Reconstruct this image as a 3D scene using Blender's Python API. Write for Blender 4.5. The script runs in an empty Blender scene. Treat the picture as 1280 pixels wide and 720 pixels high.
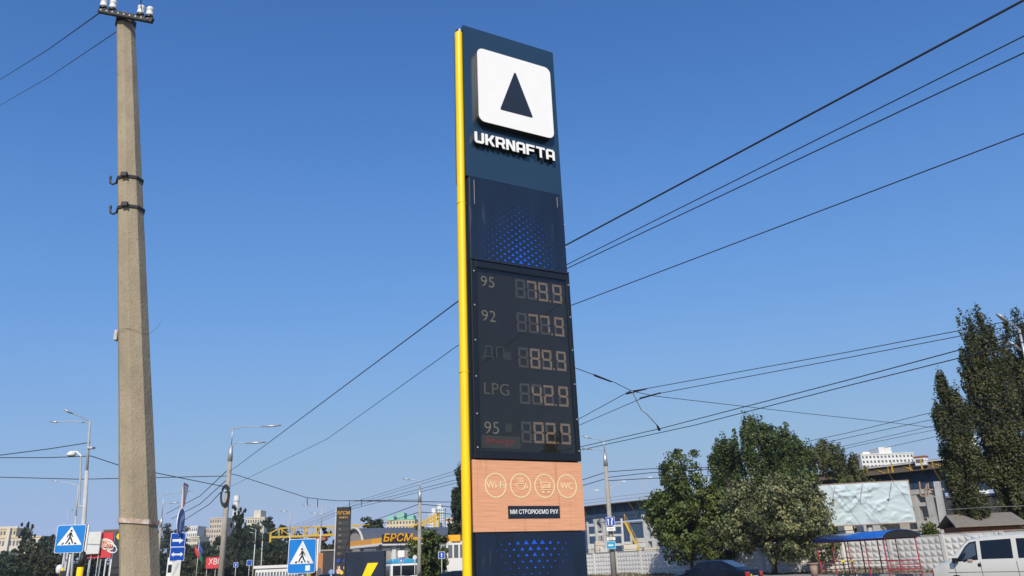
import bpy, math, random
import numpy as np
from mathutils import Vector, Matrix
R_ = math.radians
rnd = random.Random(7)
S = bpy.context.scene
C = S.collection
# ------------------------------------------------------------------ camera, sky, sun, exposure
EYE = 1.6; FPX = 961.0; PITCH = R_(19.77); ROLL = R_(2.27)
cp, sp, cr, sr = math.cos(PITCH), math.sin(PITCH), math.cos(ROLL), math.sin(ROLL)
CF = Vector((0, cp, sp)); cR = Vector((1, 0, 0)); cU = Vector((0, -sp, cp))
CR = cR * cr - cU * sr; CU = cR * sr + cU * cr
cam = bpy.data.cameras.new('camera'); cam_o = bpy.data.objects.new('camera', cam); C.objects.link(cam_o)
cam.sensor_width = 36; cam.lens = 36 * FPX / 1280; cam.clip_end = 6000; cam.clip_start = .05
M4 = Matrix.Identity(4)
for i in range(3):
    M4[i][0] = CR[i]; M4[i][1] = CU[i]; M4[i][2] = -CF[i]
M4[2][3] = EYE
cam_o.matrix_world = M4
S.camera = cam_o
SUN_AZ = R_(185); SUN_EL = R_(35)                   # azimuth clockwise from +Y: the sun stands behind the camera
w = bpy.data.worlds.new('World'); S.world = w; w.use_nodes = True
nt = w.node_tree; bg = nt.nodes['Background']
sky = nt.nodes.new('ShaderNodeTexSky'); sky.sky_type = 'NISHITA'; sky.sun_disc = False
sky.sun_elevation = SUN_EL; sky.sun_rotation = SUN_AZ; sky.air_density = 1.0; sky.dust_density = 0.7; sky.ozone_density = 2.2; sky.altitude = 100
# tone curve of the clear morning sky, the same in every direction: deep even blue, soft horizon
BGS = .13
sc_ = nt.nodes.new('ShaderNodeVectorMath'); sc_.operation = 'SCALE'; sc_.inputs['Scale'].default_value = BGS; nt.links.new(sky.outputs[0], sc_.inputs[0])
cv_ = nt.nodes.new('ShaderNodeRGBCurve'); nt.links.new(sc_.outputs[0], cv_.inputs['Color']); cv_.mapping.extend = 'HORIZONTAL'
for ci, pts in enumerate((((0, 0), (.105, .058), (.191, .125), (.413, .265), (.686, .36), (1, .43)), ((0, 0), (.18, .171), (.319, .305), (.645, .46), (.93, .50), (1, .505)), ((0, 0), (.332, .474), (.552, .69), (.80, .76), (1, .71)))):
    c_ = cv_.mapping.curves[ci]; c_.points[0].location = pts[0]; c_.points[1].location = pts[-1]
    for q in pts[1:-1]: c_.points.new(*q)
cv_.mapping.update()
un = nt.nodes.new('ShaderNodeVectorMath'); un.operation = 'SCALE'; un.inputs['Scale'].default_value = 1 / BGS; nt.links.new(cv_.outputs[0], un.inputs[0])
nt.links.new(un.outputs[0], bg.inputs[0]); bg.inputs[1].default_value = BGS
sl = bpy.data.lights.new('sun', 'SUN'); sl.energy = 4.2; sl.angle = R_(.53); sl.color = (1, .93, .82)
so = bpy.data.objects.new('sun', sl); C.objects.link(so)
sd = Vector((math.sin(SUN_AZ) * math.cos(SUN_EL), math.cos(SUN_AZ) * math.cos(SUN_EL), math.sin(SUN_EL)))
so.rotation_euler = sd.to_track_quat('Z', 'Y').to_euler(); so.location = (0, -20, 40)
S.view_settings.view_transform = 'Standard'; S.view_settings.look = 'None'; S.view_settings.gamma = 1
S.view_settings.exposure = 0.0; S.view_settings.use_curve_mapping = False

# ------------------------------------------------------------------ where things stand (survey helpers)
def ray(px, py): return CF + CR * ((px - 640) / FPX) - CU * ((py - 360) / FPX)
def W(px, py, Y):
    d = ray(px, py); v = d * (Y / d.y); return Vector((v.x, v.y, v.z + EYE))
def Wz(px, py, z):
    d = ray(px, py); return d * ((z - EYE) / d.z) + Vector((0, 0, EYE))
def hor(px): return 705.68 - (px - 640) * .0396
def G(px, Y):
    v = W(px, hor(px), Y); return Vector((v.x, v.y, 0))

# ------------------------------------------------------------------ materials
def mat(name, col, rough=.7, metal=0, noise=0, scale=4, bump=0, bscale=30, col2=None, spec=.5, emit=0, coat=0, stretch=None, spots=None, detail=6, vary=0):
    m = bpy.data.materials.new(name); m.use_nodes = True
    n = m.node_tree; b = n.nodes['Principled BSDF']
    b.inputs['Base Color'].default_value = (*col, 1); b.inputs['Roughness'].default_value = rough
    b.inputs['Metallic'].default_value = metal; b.inputs['Specular IOR Level'].default_value = spec
    b.inputs['Coat Weight'].default_value = coat
    if emit: b.inputs['Emission Color'].default_value = (*col, 1); b.inputs['Emission Strength'].default_value = emit
    tc = n.nodes.new('ShaderNodeTexCoord')
    src = tc.outputs['Object']
    if stretch:
        mp = n.nodes.new('ShaderNodeMapping'); mp.inputs['Scale'].default_value = stretch; n.links.new(src, mp.inputs[0]); src = mp.outputs[0]
    last = None
    if noise or col2:
        t = n.nodes.new('ShaderNodeTexNoise'); t.inputs['Scale'].default_value = scale; t.inputs['Detail'].default_value = detail; t.inputs['Roughness'].default_value = .65
        n.links.new(src, t.inputs[0])
        rp = n.nodes.new('ShaderNodeValToRGB'); rp.color_ramp.elements[0].position = .3; rp.color_ramp.elements[1].position = .7
        c2 = col2 or tuple(c * (1 - noise) for c in col)
        rp.color_ramp.elements[0].color = (*c2, 1); rp.color_ramp.elements[1].color = (*col, 1)
        n.links.new(t.outputs[0], rp.inputs[0]); last = rp.outputs[0]
    if spots:                                       # small dark pits / stains with their own shape: (scale, threshold, colour)
        t2 = n.nodes.new('ShaderNodeTexNoise'); t2.inputs['Scale'].default_value = spots[0]; t2.inputs['Detail'].default_value = 3
        n.links.new(src, t2.inputs[0])
        r2 = n.nodes.new('ShaderNodeValToRGB'); r2.color_ramp.elements[0].position = spots[1]; r2.color_ramp.elements[1].position = spots[1] + .06
        n.links.new(t2.outputs[0], r2.inputs[0])
        mx = n.nodes.new('ShaderNodeMixRGB'); n.links.new(r2.outputs[0], mx.inputs[0])
        if last: n.links.new(last, mx.inputs[1])
        else: mx.inputs[1].default_value = (*col, 1)
        mx.inputs[2].default_value = (*spots[2], 1); last = mx.outputs[0]
    if vary and last:                               # every cast piece has its own tone
        oi = n.nodes.new('ShaderNodeObjectInfo'); mr = n.nodes.new('ShaderNodeMapRange'); mr.inputs[3].default_value = 1 - vary; mr.inputs[4].default_value = 1; n.links.new(oi.outputs['Random'], mr.inputs[0])
        vm = n.nodes.new('ShaderNodeVectorMath'); vm.operation = 'SCALE'; n.links.new(last, vm.inputs[0]); n.links.new(mr.outputs[0], vm.inputs['Scale']); last = vm.outputs[0]
    if last: n.links.new(last, b.inputs['Base Color'])
    if bump:
        t3 = n.nodes.new('ShaderNodeTexNoise'); t3.inputs['Scale'].default_value = bscale; t3.inputs['Detail'].default_value = 5
        n.links.new(src, t3.inputs[0])
        bp = n.nodes.new('ShaderNodeBump'); bp.inputs['Strength'].default_value = bump; bp.inputs['Distance'].default_value = .03
        n.links.new(t3.outputs[0], bp.inputs['Height']); n.links.new(bp.outputs[0], b.inputs['Normal'])
    return m

def leaf_mat(name, a, b_, trans=.28):
    m = bpy.data.materials.new(name); m.use_nodes = True; n = m.node_tree
    b = n.nodes['Principled BSDF']; b.inputs['Roughness'].default_value = .55; b.inputs['Specular IOR Level'].default_value = .35
    at = n.nodes.new('ShaderNodeAttribute'); at.attribute_name = 'tone'
    rp = n.nodes.new('ShaderNodeValToRGB'); rp.color_ramp.elements[0].color = (*a, 1); rp.color_ramp.elements[1].color = (*b_, 1)
    n.links.new(at.outputs['Fac'], rp.inputs[0]); n.links.new(rp.outputs[0], b.inputs['Base Color'])
    tr = n.nodes.new('ShaderNodeBsdfTranslucent'); n.links.new(rp.outputs[0], tr.inputs[0])
    mx = n.nodes.new('ShaderNodeMixShader'); mx.inputs[0].default_value = trans
    n.links.new(b.outputs[0], mx.inputs[1]); n.links.new(tr.outputs[0], mx.inputs[2])
    n.links.new(mx.outputs[0], n.nodes['Material Output'].inputs[0])
    return m

def glass_mat(name, tint, ior=1.5, rough=.0):
    m = bpy.data.materials.new(name); m.use_nodes = True; n = m.node_tree
    n.nodes.remove(n.nodes['Principled BSDF'])
    tr = n.nodes.new('ShaderNodeBsdfTransparent'); tr.inputs[0].default_value = (*tint, 1)
    gl = n.nodes.new('ShaderNodeBsdfGlossy'); gl.inputs['Roughness'].default_value = rough; gl.inputs[0].default_value = (1, 1, 1, 1)
    fr = n.nodes.new('ShaderNodeFresnel'); fr.inputs[0].default_value = ior
    mx = n.nodes.new('ShaderNodeMixShader'); n.links.new(fr.outputs[0], mx.inputs[0])
    n.links.new(tr.outputs[0], mx.inputs[1]); n.links.new(gl.outputs[0], mx.inputs[2]); n.links.new(mx.outputs[0], n.nodes['Material Output'].inputs[0])
    return m

MT = dict(
    navy=mat('navy_paint', (.010, .021, .050), .34, 0, .45, 1.6, spec=.6, stretch=(4, 4, .5), spots=(3.2, .66, (.030, .042, .065))),
    navy_top=mat('navy_gloss', (.018, .045, .080), .2, 0, .2, 1.2, spec=.9),
    navy_dark=mat('navy_matt', (.011, .019, .04), .5, 0, .25, 3),
    frame=mat('black_frame', (.006, .009, .015), .4),
    yellow=mat('yellow_plastic', (1.0, .66, .001), .45, 0, .10, 2.2, stretch=(3, 3, .6), spots=(9, .73, (.60, .42, .05))),
    white_acryl=mat('white_acrylic', (.90, .89, .865), .35, 0, .04, 5),
    white=mat('white_paint', (.78, .78, .76), .5, 0, .12, 8),
    dark_side=mat('dark_return', (.022, .024, .03), .5),
    blue_print=mat('blue_print', (.012, .10, .62), .4),
    screen=mat('display_board', (.040, .034, .024), .8, 0, .2, 6),
    led=mat('lit_segment', (.54, .37, .215), .6, emit=.04, noise=.35, scale=28),
    led_dim=mat('dim_segment', (.155, .125, .098), .7),
    glyph=mat('display_glyph', (.52, .44, .30), .6, noise=.4, scale=30, emit=.05),
    glyph_dim=mat('faint_glyph', (.17, .145, .10), .6, noise=.5, scale=40), glyph_mid=mat('worn_glyph', (.36, .30, .20), .6, noise=.5, scale=40),
    glyph_red=mat('red_display_print', (.60, .07, .05), .6, noise=.8, scale=45),
    panel_green=mat('display_patch', (.085, .085, .055), .8),
    cream=mat('cream_print', (.80, .72, .42), .5),
    conc=mat('pole_concrete', (.44, .365, .255), .9, 0, .45, 2.2, bump=.32, bscale=55, spots=(60, .635, (.20, .16, .11)), stretch=(1, 1, .55), detail=9),
    conc_grey=mat('grey_concrete', (.40, .365, .31), .9, 0, .3, 3, bump=.25, bscale=20),
    fence=mat('fence_concrete', (.76, .74, .70), .9, 0, .22, 2.2, bump=.2, bscale=25, spots=(1.6, .62, (.50, .47, .42)), vary=.22),
    white_conc=mat('white_concrete', (.62, .62, .60), .85, 0, .3, 1.5, vary=.3),
    rust=mat('rusty_steel', (.42, .36, .30), .8, .1, 0, 14, col2=(.22, .09, .04)),
    rust_white=mat('flaking_band', (.66, .60, .54), .7, 0, 0, 11, col2=(.30, .12, .05)),
    black_steel=mat('black_steel', (.02, .02, .022), .55),
    galv=mat('galvanised', (.55, .56, .56), .45, .6, .15, 8),
    grey_steel=mat('grey_steel', (.50, .50, .49), .55, .1, .15, 5),
    wire=mat('wire', (.018, .018, .02), .6),
    porcelain=mat('porcelain', (.80, .79, .75), .2, coat=.5),
    sign_blue=mat('sign_blue', (.004, .205, .63), .35, 0, .06, 2),
    sign_blue_deep=mat('sign_blue_deep', (.006, .07, .42), .35),
    sign_white=mat('sign_white', (.80, .80, .80), .4),
    sign_red=mat('sign_red', (.55, .02, .03), .4),
    black=mat('black_print', (.01, .01, .012), .5),
    ground=mat('dry_ground', (.25, .19, .115), .95, 0, 0, 1.3, col2=(.13, .13, .055), bump=.4, bscale=8),
    asphalt=mat('asphalt', (.075, .073, .072), .9, 0, .35, 9, bump=.3, bscale=90),
    paving=mat('paving', (.30, .28, .26), .9, 0, .25, 4),
    kerb=mat('kerb_stone', (.38, .37, .35), .9, 0, .25, 4),
    line=mat('road_line', (.75, .75, .72), .7, 0, .3, 12),
    bark=mat('bark', (.085, .065, .048), .95, 0, .5, 6, bump=.6, bscale=25),
    leaf_linden=leaf_mat('linden_leaf', (.026, .050, .008), (.165, .195, .045), .18),
    leaf_linden2=leaf_mat('pale_linden_leaf', (.028, .046, .012), (.31, .31, .14), .18),  # paler foliage, with sunlit leaf highlights painted into the light end of the tone
    leaf_maple=leaf_mat('maple_leaf', (.024, .050, .012), (.135, .17, .045)),
    leaf_willow=leaf_mat('willow_leaf', (.06, .075, .02), (.16, .17, .065)),
    leaf_poplar=leaf_mat('poplar_leaf', (.028, .038, .011), (.135, .140, .05)),
    leaf_far=leaf_mat('far_leaf', (.024, .038, .016), (.065, .085, .036)),
    leaf_far2=leaf_mat('far_olive_leaf', (.038, .042, .016), (.095, .095, .036)),
    girder=mat('blue_girder', (.03, .065, .13), .6, 0, .4, 1.2, spots=(2.2, .62, (.07, .05, .04))),
    yel_steel=mat('yellow_steel', (.62, .40, .03), .55, 0, .25, 4),
    rust_deck=mat('rusty_deck', (.16, .12, .09), .85, 0, .4, 3),
    banner=mat('blank_banner', (.47, .555, .575), .55, 0, .10, 1.5),
    roof_blue=mat('blue_polycarbonate', (.018, .12, .46), .25, 0, .2, 3, coat=.4, spots=(2.3, .68, (.10, .26, .42))),
    red_frame=mat('red_tube', (.42, .025, .05), .4, 0, .25, 6),
    van=mat('van_paint', (.74, .72, .64), .3, 0, .05, 2, coat=.5),
    carpaint=mat('dark_blue_paint', (.004, .006, .012), .38, 0, spec=.35),
    car_white=mat('white_car_paint', (.70, .70, .70), .3, coat=.6),
    car_black=mat('black_car_paint', (.012, .012, .014), .25, coat=.8),
    car_red=mat('red_car_paint', (.35, .02, .02), .3, coat=.6),
    car_grey=mat('grey_car_paint', (.18, .19, .20), .3, .4, coat=.6),
    tint=mat('tinted_window', (.008, .010, .013), .06, spec=.6),
    tint_blue=mat('window_pane', (.07, .09, .12), .1, spec=.7),
    clear=glass_mat('clear_glass', (.80, .84, .84)),
    pane=glass_mat('display_glass', (.88, .89, .90), 1.36),
    tyre=mat('tyre', (.015, .015, .015), .85),
    rim=mat('rim', (.45, .45, .46), .3, .8),
    lamp_red=mat('tail_lamp', (.45, .015, .02), .2, coat=.5),
    lamp_amber=mat('indicator', (.75, .22, .02), .2, coat=.5),
    lamp_clear=mat('head_lamp', (.70, .72, .72), .15, coat=.5),
    plate=mat('number_plate', (.75, .75, .70), .4),
    sticker=mat('yellow_sticker', (.85, .62, .02), .4),
    skin=mat('skin', (.55, .33, .24), .6),
    seat=mat('seat_cloth', (.05, .05, .055), .9),
    brick=mat('red_brick', (.30, .115, .06), .9, 0, .35, 5, bump=.3),
    slate=mat('slate_roof', (.24, .215, .18), .9, 0, .3, 4, bump=.4, bscale=12),
    orange=mat('orange_fascia', (.75, .34, .04), .45, 0, .06, 2),
    bright_orange=mat('bright_orange', (.90, .42, .01), .4),
    dark_roof=mat('grey_sheet_roof', (.13, .145, .17), .5, .2, .2, 3),
    cabin=mat('black_cabin', (.03, .032, .036), .6, 0, .2, 3),
    brown_orange=mat('orange_wall', (.50, .20, .07), .7, 0, .15, 3),
    bus_blue=mat('bus_blue', (.03, .33, .55), .3, coat=.5),
    cream_wall=mat('cream_wall', (.66, .60, .49), .9, 0, .2, .25),
    white_wall=mat('white_wall', (.74, .73, .70), .9, 0, .12, .3),
    yellow_wall=mat('yellow_wall', (.66, .55, .34), .9, 0, .15, .3),
    pink_wall=mat('beige_wall', (.58, .49, .40), .9, 0, .2, .3),
    green_roof=mat('green_roof', (.22, .48, .36), .7),
    red_roof=mat('red_roof', (.36, .12, .07), .8),
    glass_tower=mat('pale_glazing', (.50, .60, .66), .3),
    win_dark=mat('far_window', (.17, .19, .21), .2, noise=.1, vary=.55),
    ad_red=mat('red_print', (.58, .04, .05), .6),
    ad_black=mat('charcoal_print', (.030, .031, .036), .6),
    ad_white=mat('faded_white_print', (.66, .67, .64), .6, 0, .15, 3),
    ad_pink=mat('peach_print', (.72, .45, .33), .6),
    flag_red=mat('red_cloth', (.5, .05, .06), .8), flag_blue=mat('blue_cloth', (.03, .07, .28), .8), flag_green=mat('green_cloth', (.02, .16, .10), .8),
    grass=leaf_mat('dry_grass', (.10, .085, .03), (.30, .24, .12)),
)
# wood-look panel: fine horizontal grain and faint vertical water streaks
def wood():
    m = bpy.data.materials.new('wood_laminate'); m.use_nodes = True; n = m.node_tree; b = n.nodes['Principled BSDF']
    tc = n.nodes.new('ShaderNodeTexCoord')
    def ns(scale, st, d=5):
        mp = n.nodes.new('ShaderNodeMapping'); mp.inputs['Scale'].default_value = st; n.links.new(tc.outputs['Object'], mp.inputs[0])
        t = n.nodes.new('ShaderNodeTexNoise'); t.inputs['Scale'].default_value = scale; t.inputs['Detail'].default_value = d; n.links.new(mp.outputs[0], t.inputs[0]); return t.outputs[0]
    r1 = n.nodes.new('ShaderNodeValToRGB'); r1.color_ramp.elements[0].position = .3; r1.color_ramp.elements[1].position = .68
    r1.color_ramp.elements[0].color = (.62, .285, .155, 1); r1.color_ramp.elements[1].color = (.80, .41, .235, 1)
    n.links.new(ns(9, (.35, 1, 11)), r1.inputs[0])
    r2 = n.nodes.new('ShaderNodeValToRGB'); r2.color_ramp.elements[0].position = .60; r2.color_ramp.elements[1].position = .72
    r2.color_ramp.elements[0].color = (1, 1, 1, 1); r2.color_ramp.elements[1].color = (.80, .72, .66, 1)
    n.links.new(ns(6, (2.4, 1, .16), 2), r2.inputs[0])
    mx = n.nodes.new('ShaderNodeMixRGB'); mx.blend_type = 'MULTIPLY'; mx.inputs[0].default_value = 1
    n.links.new(r1.outputs[0], mx.inputs[1]); n.links.new(r2.outputs[0], mx.inputs[2]); n.links.new(mx.outputs[0], b.inputs['Base Color'])
    b.inputs['Roughness'].default_value = .5
    return m
MT['wood'] = wood()

# ------------------------------------------------------------------ mesh helpers
class MB:
    def __init__(s): s.v = []; s.f = []
    def add(s, vs, fs):
        o = len(s.v); s.v += [tuple(v) for v in vs]; s.f += [tuple(i + o for i in f) for f in fs]; return s
    def box(s, a, b, M=None):
        x0, y0, z0 = a; x1, y1, z1 = b
        vs = [Vector(p) for p in ((x0, y0, z0), (x1, y0, z0), (x1, y1, z0), (x0, y1, z0), (x0, y0, z1), (x1, y0, z1), (x1, y1, z1), (x0, y1, z1))]
        if M: vs = [M @ v for v in vs]
        return s.add(vs, [(0, 3, 2, 1), (4, 5, 6, 7), (0, 1, 5, 4), (1, 2, 6, 5), (2, 3, 7, 6), (3, 0, 4, 7)])
    def tube(s, p0, p1, r0, r1=None, n=8, cap=True, rot=0):
        r1 = r0 if r1 is None else r1; p0 = Vector(p0); p1 = Vector(p1); d = p1 - p0
        if d.length < 1e-6: return s
        q = d.to_track_quat('Z', 'Y'); vs = []
        for p, r in ((p0, r0), (p1, r1)):
            for i in range(n):
                a = 2 * math.pi * i / n + rot; vs.append(p + q @ Vector((math.cos(a) * r, math.sin(a) * r, 0)))
        fs = [(i, (i + 1) % n, n + (i + 1) % n, n + i) for i in range(n)]
        if cap: fs += [tuple(range(n - 1, -1, -1)), tuple(range(n, 2 * n))]
        return s.add(vs, fs)
    def path(s, pts, r, n=6):
        for a, b in zip(pts[:-1], pts[1:]): s.tube(a, b, r, r, n)
        return s
    def beam(s, p0, p1, wd, ht):
        p0 = Vector(p0); p1 = Vector(p1); d = p1 - p0; L = d.length; x = d.normalized(); y = Vector((0, 0, 1)).cross(x)
        if y.length < 1e-4: y = Vector((0, 1, 0))
        y.normalize(); z = x.cross(y)
        M = Matrix(((x.x, y.x, z.x, p0.x), (x.y, y.y, z.y, p0.y), (x.z, y.z, z.z, p0.z), (0, 0, 0, 1)))
        return s.box((0, -wd / 2, -ht / 2), (L, wd / 2, ht / 2), M)
    def lathe(s, prof, n=12, c=(0, 0, 0)):
        vs = []; fs = []
        for r, z in prof:
            for i in range(n):
                a = 2 * math.pi * i / n; vs.append((c[0] + r * math.cos(a), c[1] + r * math.sin(a), c[2] + z))
        for k in range(len(prof) - 1):
            for i in range(n): fs.append((k * n + i, k * n + (i + 1) % n, (k + 1) * n + (i + 1) % n, (k + 1) * n + i))
        fs += [tuple(range(n - 1, -1, -1)), tuple(range((len(prof) - 1) * n, len(prof) * n))]
        return s.add(vs, fs)
    def prism(s, poly, y0, y1):                     # polygon in x,z extruded along y
        n = len(poly); vs = [(x, y0, z) for x, z in poly] + [(x, y1, z) for x, z in poly]
        return s.add(vs, [tuple(range(n)), tuple(range(2 * n - 1, n - 1, -1))] + [(i, n + i, n + (i + 1) % n, (i + 1) % n) for i in range(n)])
    def build(s, name, m, parent=None, smooth=False, bevel=0):
        me = bpy.data.meshes.new(name); me.from_pydata(s.v, [], s.f); me.update()
        me.materials.append(MT[m] if isinstance(m, str) else m)
        if smooth: me.polygons.foreach_set('use_smooth', [True] * len(me.polygons))
        o = bpy.data.objects.new(name, me); C.objects.link(o)
        if parent: o.parent = parent
        if bevel:
            b = o.modifiers.new('bevel', 'BEVEL'); b.width = bevel; b.segments = 2; b.limit_method = 'ANGLE'
        return o
def tag(o, label, cat, group=None, kind=None):
    if label: o['label'] = label
    if cat: o['category'] = cat
    if group: o['group'] = group
    if kind: o['kind'] = kind
    return o
def thing(name, label, cat, loc=(0, 0, 0), rz=0, group=None):
    o = bpy.data.objects.new(name, None); C.objects.link(o); o.location = loc; o.rotation_euler = (0, 0, rz); o.empty_display_size = .3
    return tag(o, label, cat, group)
def struct(name, mb, m): return tag(mb.build(name, m), None, None, None, 'structure')
def copy_tree(o, parent=None):
    c = o.copy(); C.objects.link(c); c.parent = parent
    for ch in list(o.children): copy_tree(ch, c)
    return c
def flat2d(name, polys, m, parent, loc=(0, 0, 0), extrude=.0, sc=1, smooth=False, bevel=0):
    # filled 2D outline (with holes) in local x,z facing -y
    cu = bpy.data.curves.new(name, 'CURVE'); cu.dimensions = '2D'; cu.fill_mode = 'BOTH'; cu.extrude = extrude / 2; cu.bevel_depth = bevel
    for poly in polys:
        sp_ = cu.splines.new('POLY'); sp_.points.add(len(poly) - 1); sp_.use_cyclic_u = True
        for p, (x, y) in zip(sp_.points, poly): p.co = (x * sc, y * sc, 0, 1)
    return curve_mesh(cu, name, m, parent, loc)
def curve_mesh(cu, name, m, parent, loc, rx=math.pi / 2):
    t = bpy.data.objects.new('tmp', cu); C.objects.link(t); bpy.context.view_layer.update()
    dg = bpy.context.evaluated_depsgraph_get(); me = bpy.data.meshes.new_from_object(t.evaluated_get(dg))
    bpy.data.objects.remove(t); bpy.data.curves.remove(cu)
    me.transform(Matrix.Rotation(rx, 4, 'X')); me.materials.clear(); me.materials.append(MT[m] if isinstance(m, str) else m); me.name = name
    o = bpy.data.objects.new(name, me); C.objects.link(o); o.parent = parent; o.location = loc
    return o
def text(name, s, size, m, parent, loc, extrude=.002, xs=1, bold=0, align='CENTER', spacing=1, shear=0):
    cu = bpy.data.curves.new(name, 'FONT'); cu.body = s; cu.size = size; cu.align_x = align; cu.align_y = 'CENTER'; cu.extrude = extrude; cu.offset = bold; cu.space_character = spacing; cu.shear = shear
    o = curve_mesh(cu, name, m, parent, loc); o.scale = (xs, 1, 1)
    return o
def rrect(x0, z0, x1, z1, r, n=5):
    pts = []
    for cx, cz, a0 in ((x1 - r, z1 - r, 0), (x0 + r, z1 - r, 90), (x0 + r, z0 + r, 180), (x1 - r, z0 + r, 270)):
        for i in range(n + 1):
            a = R_(a0 + 90 * i / n); pts.append((cx + r * math.cos(a), cz + r * math.sin(a)))
    return pts

# ------------------------------------------------------------------ ground, roads, fence line
struct('ground', MB().add([(-2500, -600, 0), (2500, -600, 0), (2500, 3500, 0), (-2500, 3500, 0)], [(0, 1, 2, 3)]), 'ground')
FA = Vector((9.9, 86, 0)); FU = Vector((.515, -.857, 0)); FN = Vector((-.857, -.515, 0)); PAN = 4.0     # fence line: origin, direction towards the right of the photo, normal to the road
def fp(k, off=0, z=0): v = FA + FU * (k * PAN) + FN * off; return Vector((v.x, v.y, z))
def strip(name, m, k0, k1, o0, o1, z):
    return struct(name, MB().add([fp(k0, o0, z), fp(k1, o0, z), fp(k1, o1, z), fp(k0, o1, z)], [(0, 1, 2, 3)]), m)
strip('pavement', 'paving', -40, 40, 3.2, 6.2, .12)
strip('road', 'asphalt', -40, 40, 6.4, 38, .004)
kb = MB()
kb.add([fp(-40, 6.2, 0), fp(40, 6.2, 0), fp(40, 6.4, 0), fp(-40, 6.4, 0), fp(-40, 6.2, .15), fp(40, 6.2, .15), fp(40, 6.4, .15), fp(-40, 6.4, .15)], [(4, 5, 6, 7), (0, 1, 5, 4), (2, 3, 7, 6), (1, 2, 6, 5), (3, 0, 4, 7)])
struct('kerb', kb, 'kerb')
ml = MB()
for k in range(-30, 30):
    ml.add([fp(k + .0, 21.9, .008), fp(k + .6, 21.9, .008), fp(k + .6, 22.05, .008), fp(k, 22.05, .008)], [(0, 1, 2, 3)])
struct('lane_marking', ml, 'line')

# ------------------------------------------------------------------ tall price pylon
YAW = R_(28.6); SW = 1.31
py = thing('price_pylon', 'tall navy petrol station price pylon with yellow edge tube and white triangle logo', 'sign pylon', (-.467, 8.0, 0), YAW)
TOPZ = 8.035
MB().box((-.012, .02, 5.905), (SW - .003, .30, TOPZ)).build('upper_cladding', 'navy_top', py)
MB().box((.012, .035, .25), (SW - .02, .285, 5.9)).build('core', 'frame', py)
MB().box((.026, .012, 4.845), (SW - .006, .034, 5.898)).build('pattern_panel', 'navy', py, bevel=.003)
MB().box((.016, .004, .32), (SW - .006, .034, 1.905)).build('base_panel', 'navy', py, bevel=.003)
MB().box((-.004, .002, 1.915), (SW + .004, .034, 2.628)).build('wood_panel', 'wood', py, bevel=.003)
MB().box((-.006, .0, .0), (SW + .006, .31, .3)).build('plinth', 'conc_grey', py, bevel=.01)
for x, za, zb in ((.085, 5.55, 5.86), (SW - .09, 5.72, 5.86)):
    MB().box((x, .009, za), (x + .004, .0118, zb)).build('scratch', 'grey_steel', py)
for z in (5.2, 5.5): MB().box((SW - .0059, .02, z), (SW + .012, .05, z + .02)).build('edge_clip', 'grey_steel', py)
# price display: frame, dark board, glyphs, glass pane in front
fr = MB()
fr.box((.012, -.018, 2.64), (.075, .034, 4.835)); fr.box((SW - .05, -.018, 2.64), (SW - .004, .034, 4.835))
fr.box((.0752, -.018, 2.64), (SW - .0502, .034, 2.72)); fr.box((.0752, -.018, 4.755), (SW - .0502, .034, 4.835))
frm = fr.build('display_frame', 'frame', py, bevel=.003)
for z in (2.75, 3.1, 3.5, 3.9, 4.3, 4.7):
    for x in (.045, SW - .027):
        MB().tube((x, -.0185, z), (x, -.024, z), .008, .008, 8).build('screw', 'grey_steel', frm)
MB().box((.0755, .030, 2.7205), (SW - .0505, .0345, 4.7545)).build('display_board', 'screen', py)
MB().box((.02, -.03, 4.838), (SW - .01, .02, 4.86)).build('drip_ledge', 'navy_dark', py)
SEG = {'0': 'abcdef', '1': 'bc', '2': 'abged', '4': 'fgbc', '5': 'afgcd', '6': 'afgedc', '7': 'abc', '8': 'abcdefg', '9': 'abcdfg'}
def digit(x, z, wd, ht, ch, y=.026):
    t = .025; h2 = ht / 2; g = .003
    S_ = dict(a=(g, ht - t, wd - g, ht), d=(g, 0, wd - g, t), g=(g + t / 2, h2 - t / 2, wd - g - t / 2, h2 + t / 2), f=(0, h2 + g + .008, t, ht - g - t), b=(wd - t, h2 + g + .008, wd, ht - g - t), e=(0, g + t, t, h2 - g - .008), c=(wd - t, g + t, wd, h2 - g - .008))
    lit = MB(); dim = MB()
    for k, (a, b, c, d) in S_.items():
        (lit if k in SEG.get(ch, '') else dim).box((x + a, y, z + b), (x + c, .0295, z + d))
    if lit.v: lit.build('digit', 'led', py)
    if dim.v: dim.build('unlit_segments', 'led_dim', py)
rows = [(4.47, '95', ' 799'), (4.065, '92', ' 779'), (3.655, 'ДП', ' 899'), (3.245, 'LPG', ' 429'), (2.825, '95', ' 829')]
for z, nm, val in rows:
    x0 = .592
    for i, ch in enumerate(val):
        digit(x0 + (0, .152, .304, .495)[i], z, .128, .228, ch)
    MB().box((x0 + .447, .026, z), (x0 + .467, .0295, z + .022)).build('decimal_point', 'led', py)
    text('grade_lettering', nm, .185, {'ДП': 'glyph_dim', 'LPG': 'glyph_mid'}.get(nm, 'glyph'), py, (.145, .028, z + .135), .0012, 1.0, -.002, 'LEFT', 1.05)
MB().box((.42, .0265, 3.72), (.50, .0298, 3.81)).build('display_patch', 'panel_green', py)
MB().box((.40, .0265, 2.93), (.48, .0298, 3.02)).build('display_patch', 'panel_green', py)
MB().box((.115, .027, 2.755), (.575, .0298, 2.885)).build('display_patch', 'panel_green', py)
text('grade_lettering', 'Energy', .10, 'glyph_red', py, (.16, .0255, 2.83), .001, 1.25, .001, 'LEFT')
MB().box((.0754, -.006, 2.7204), (SW - .0504, -.002, 4.7546)).build('display_glass', 'pane', py)
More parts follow.
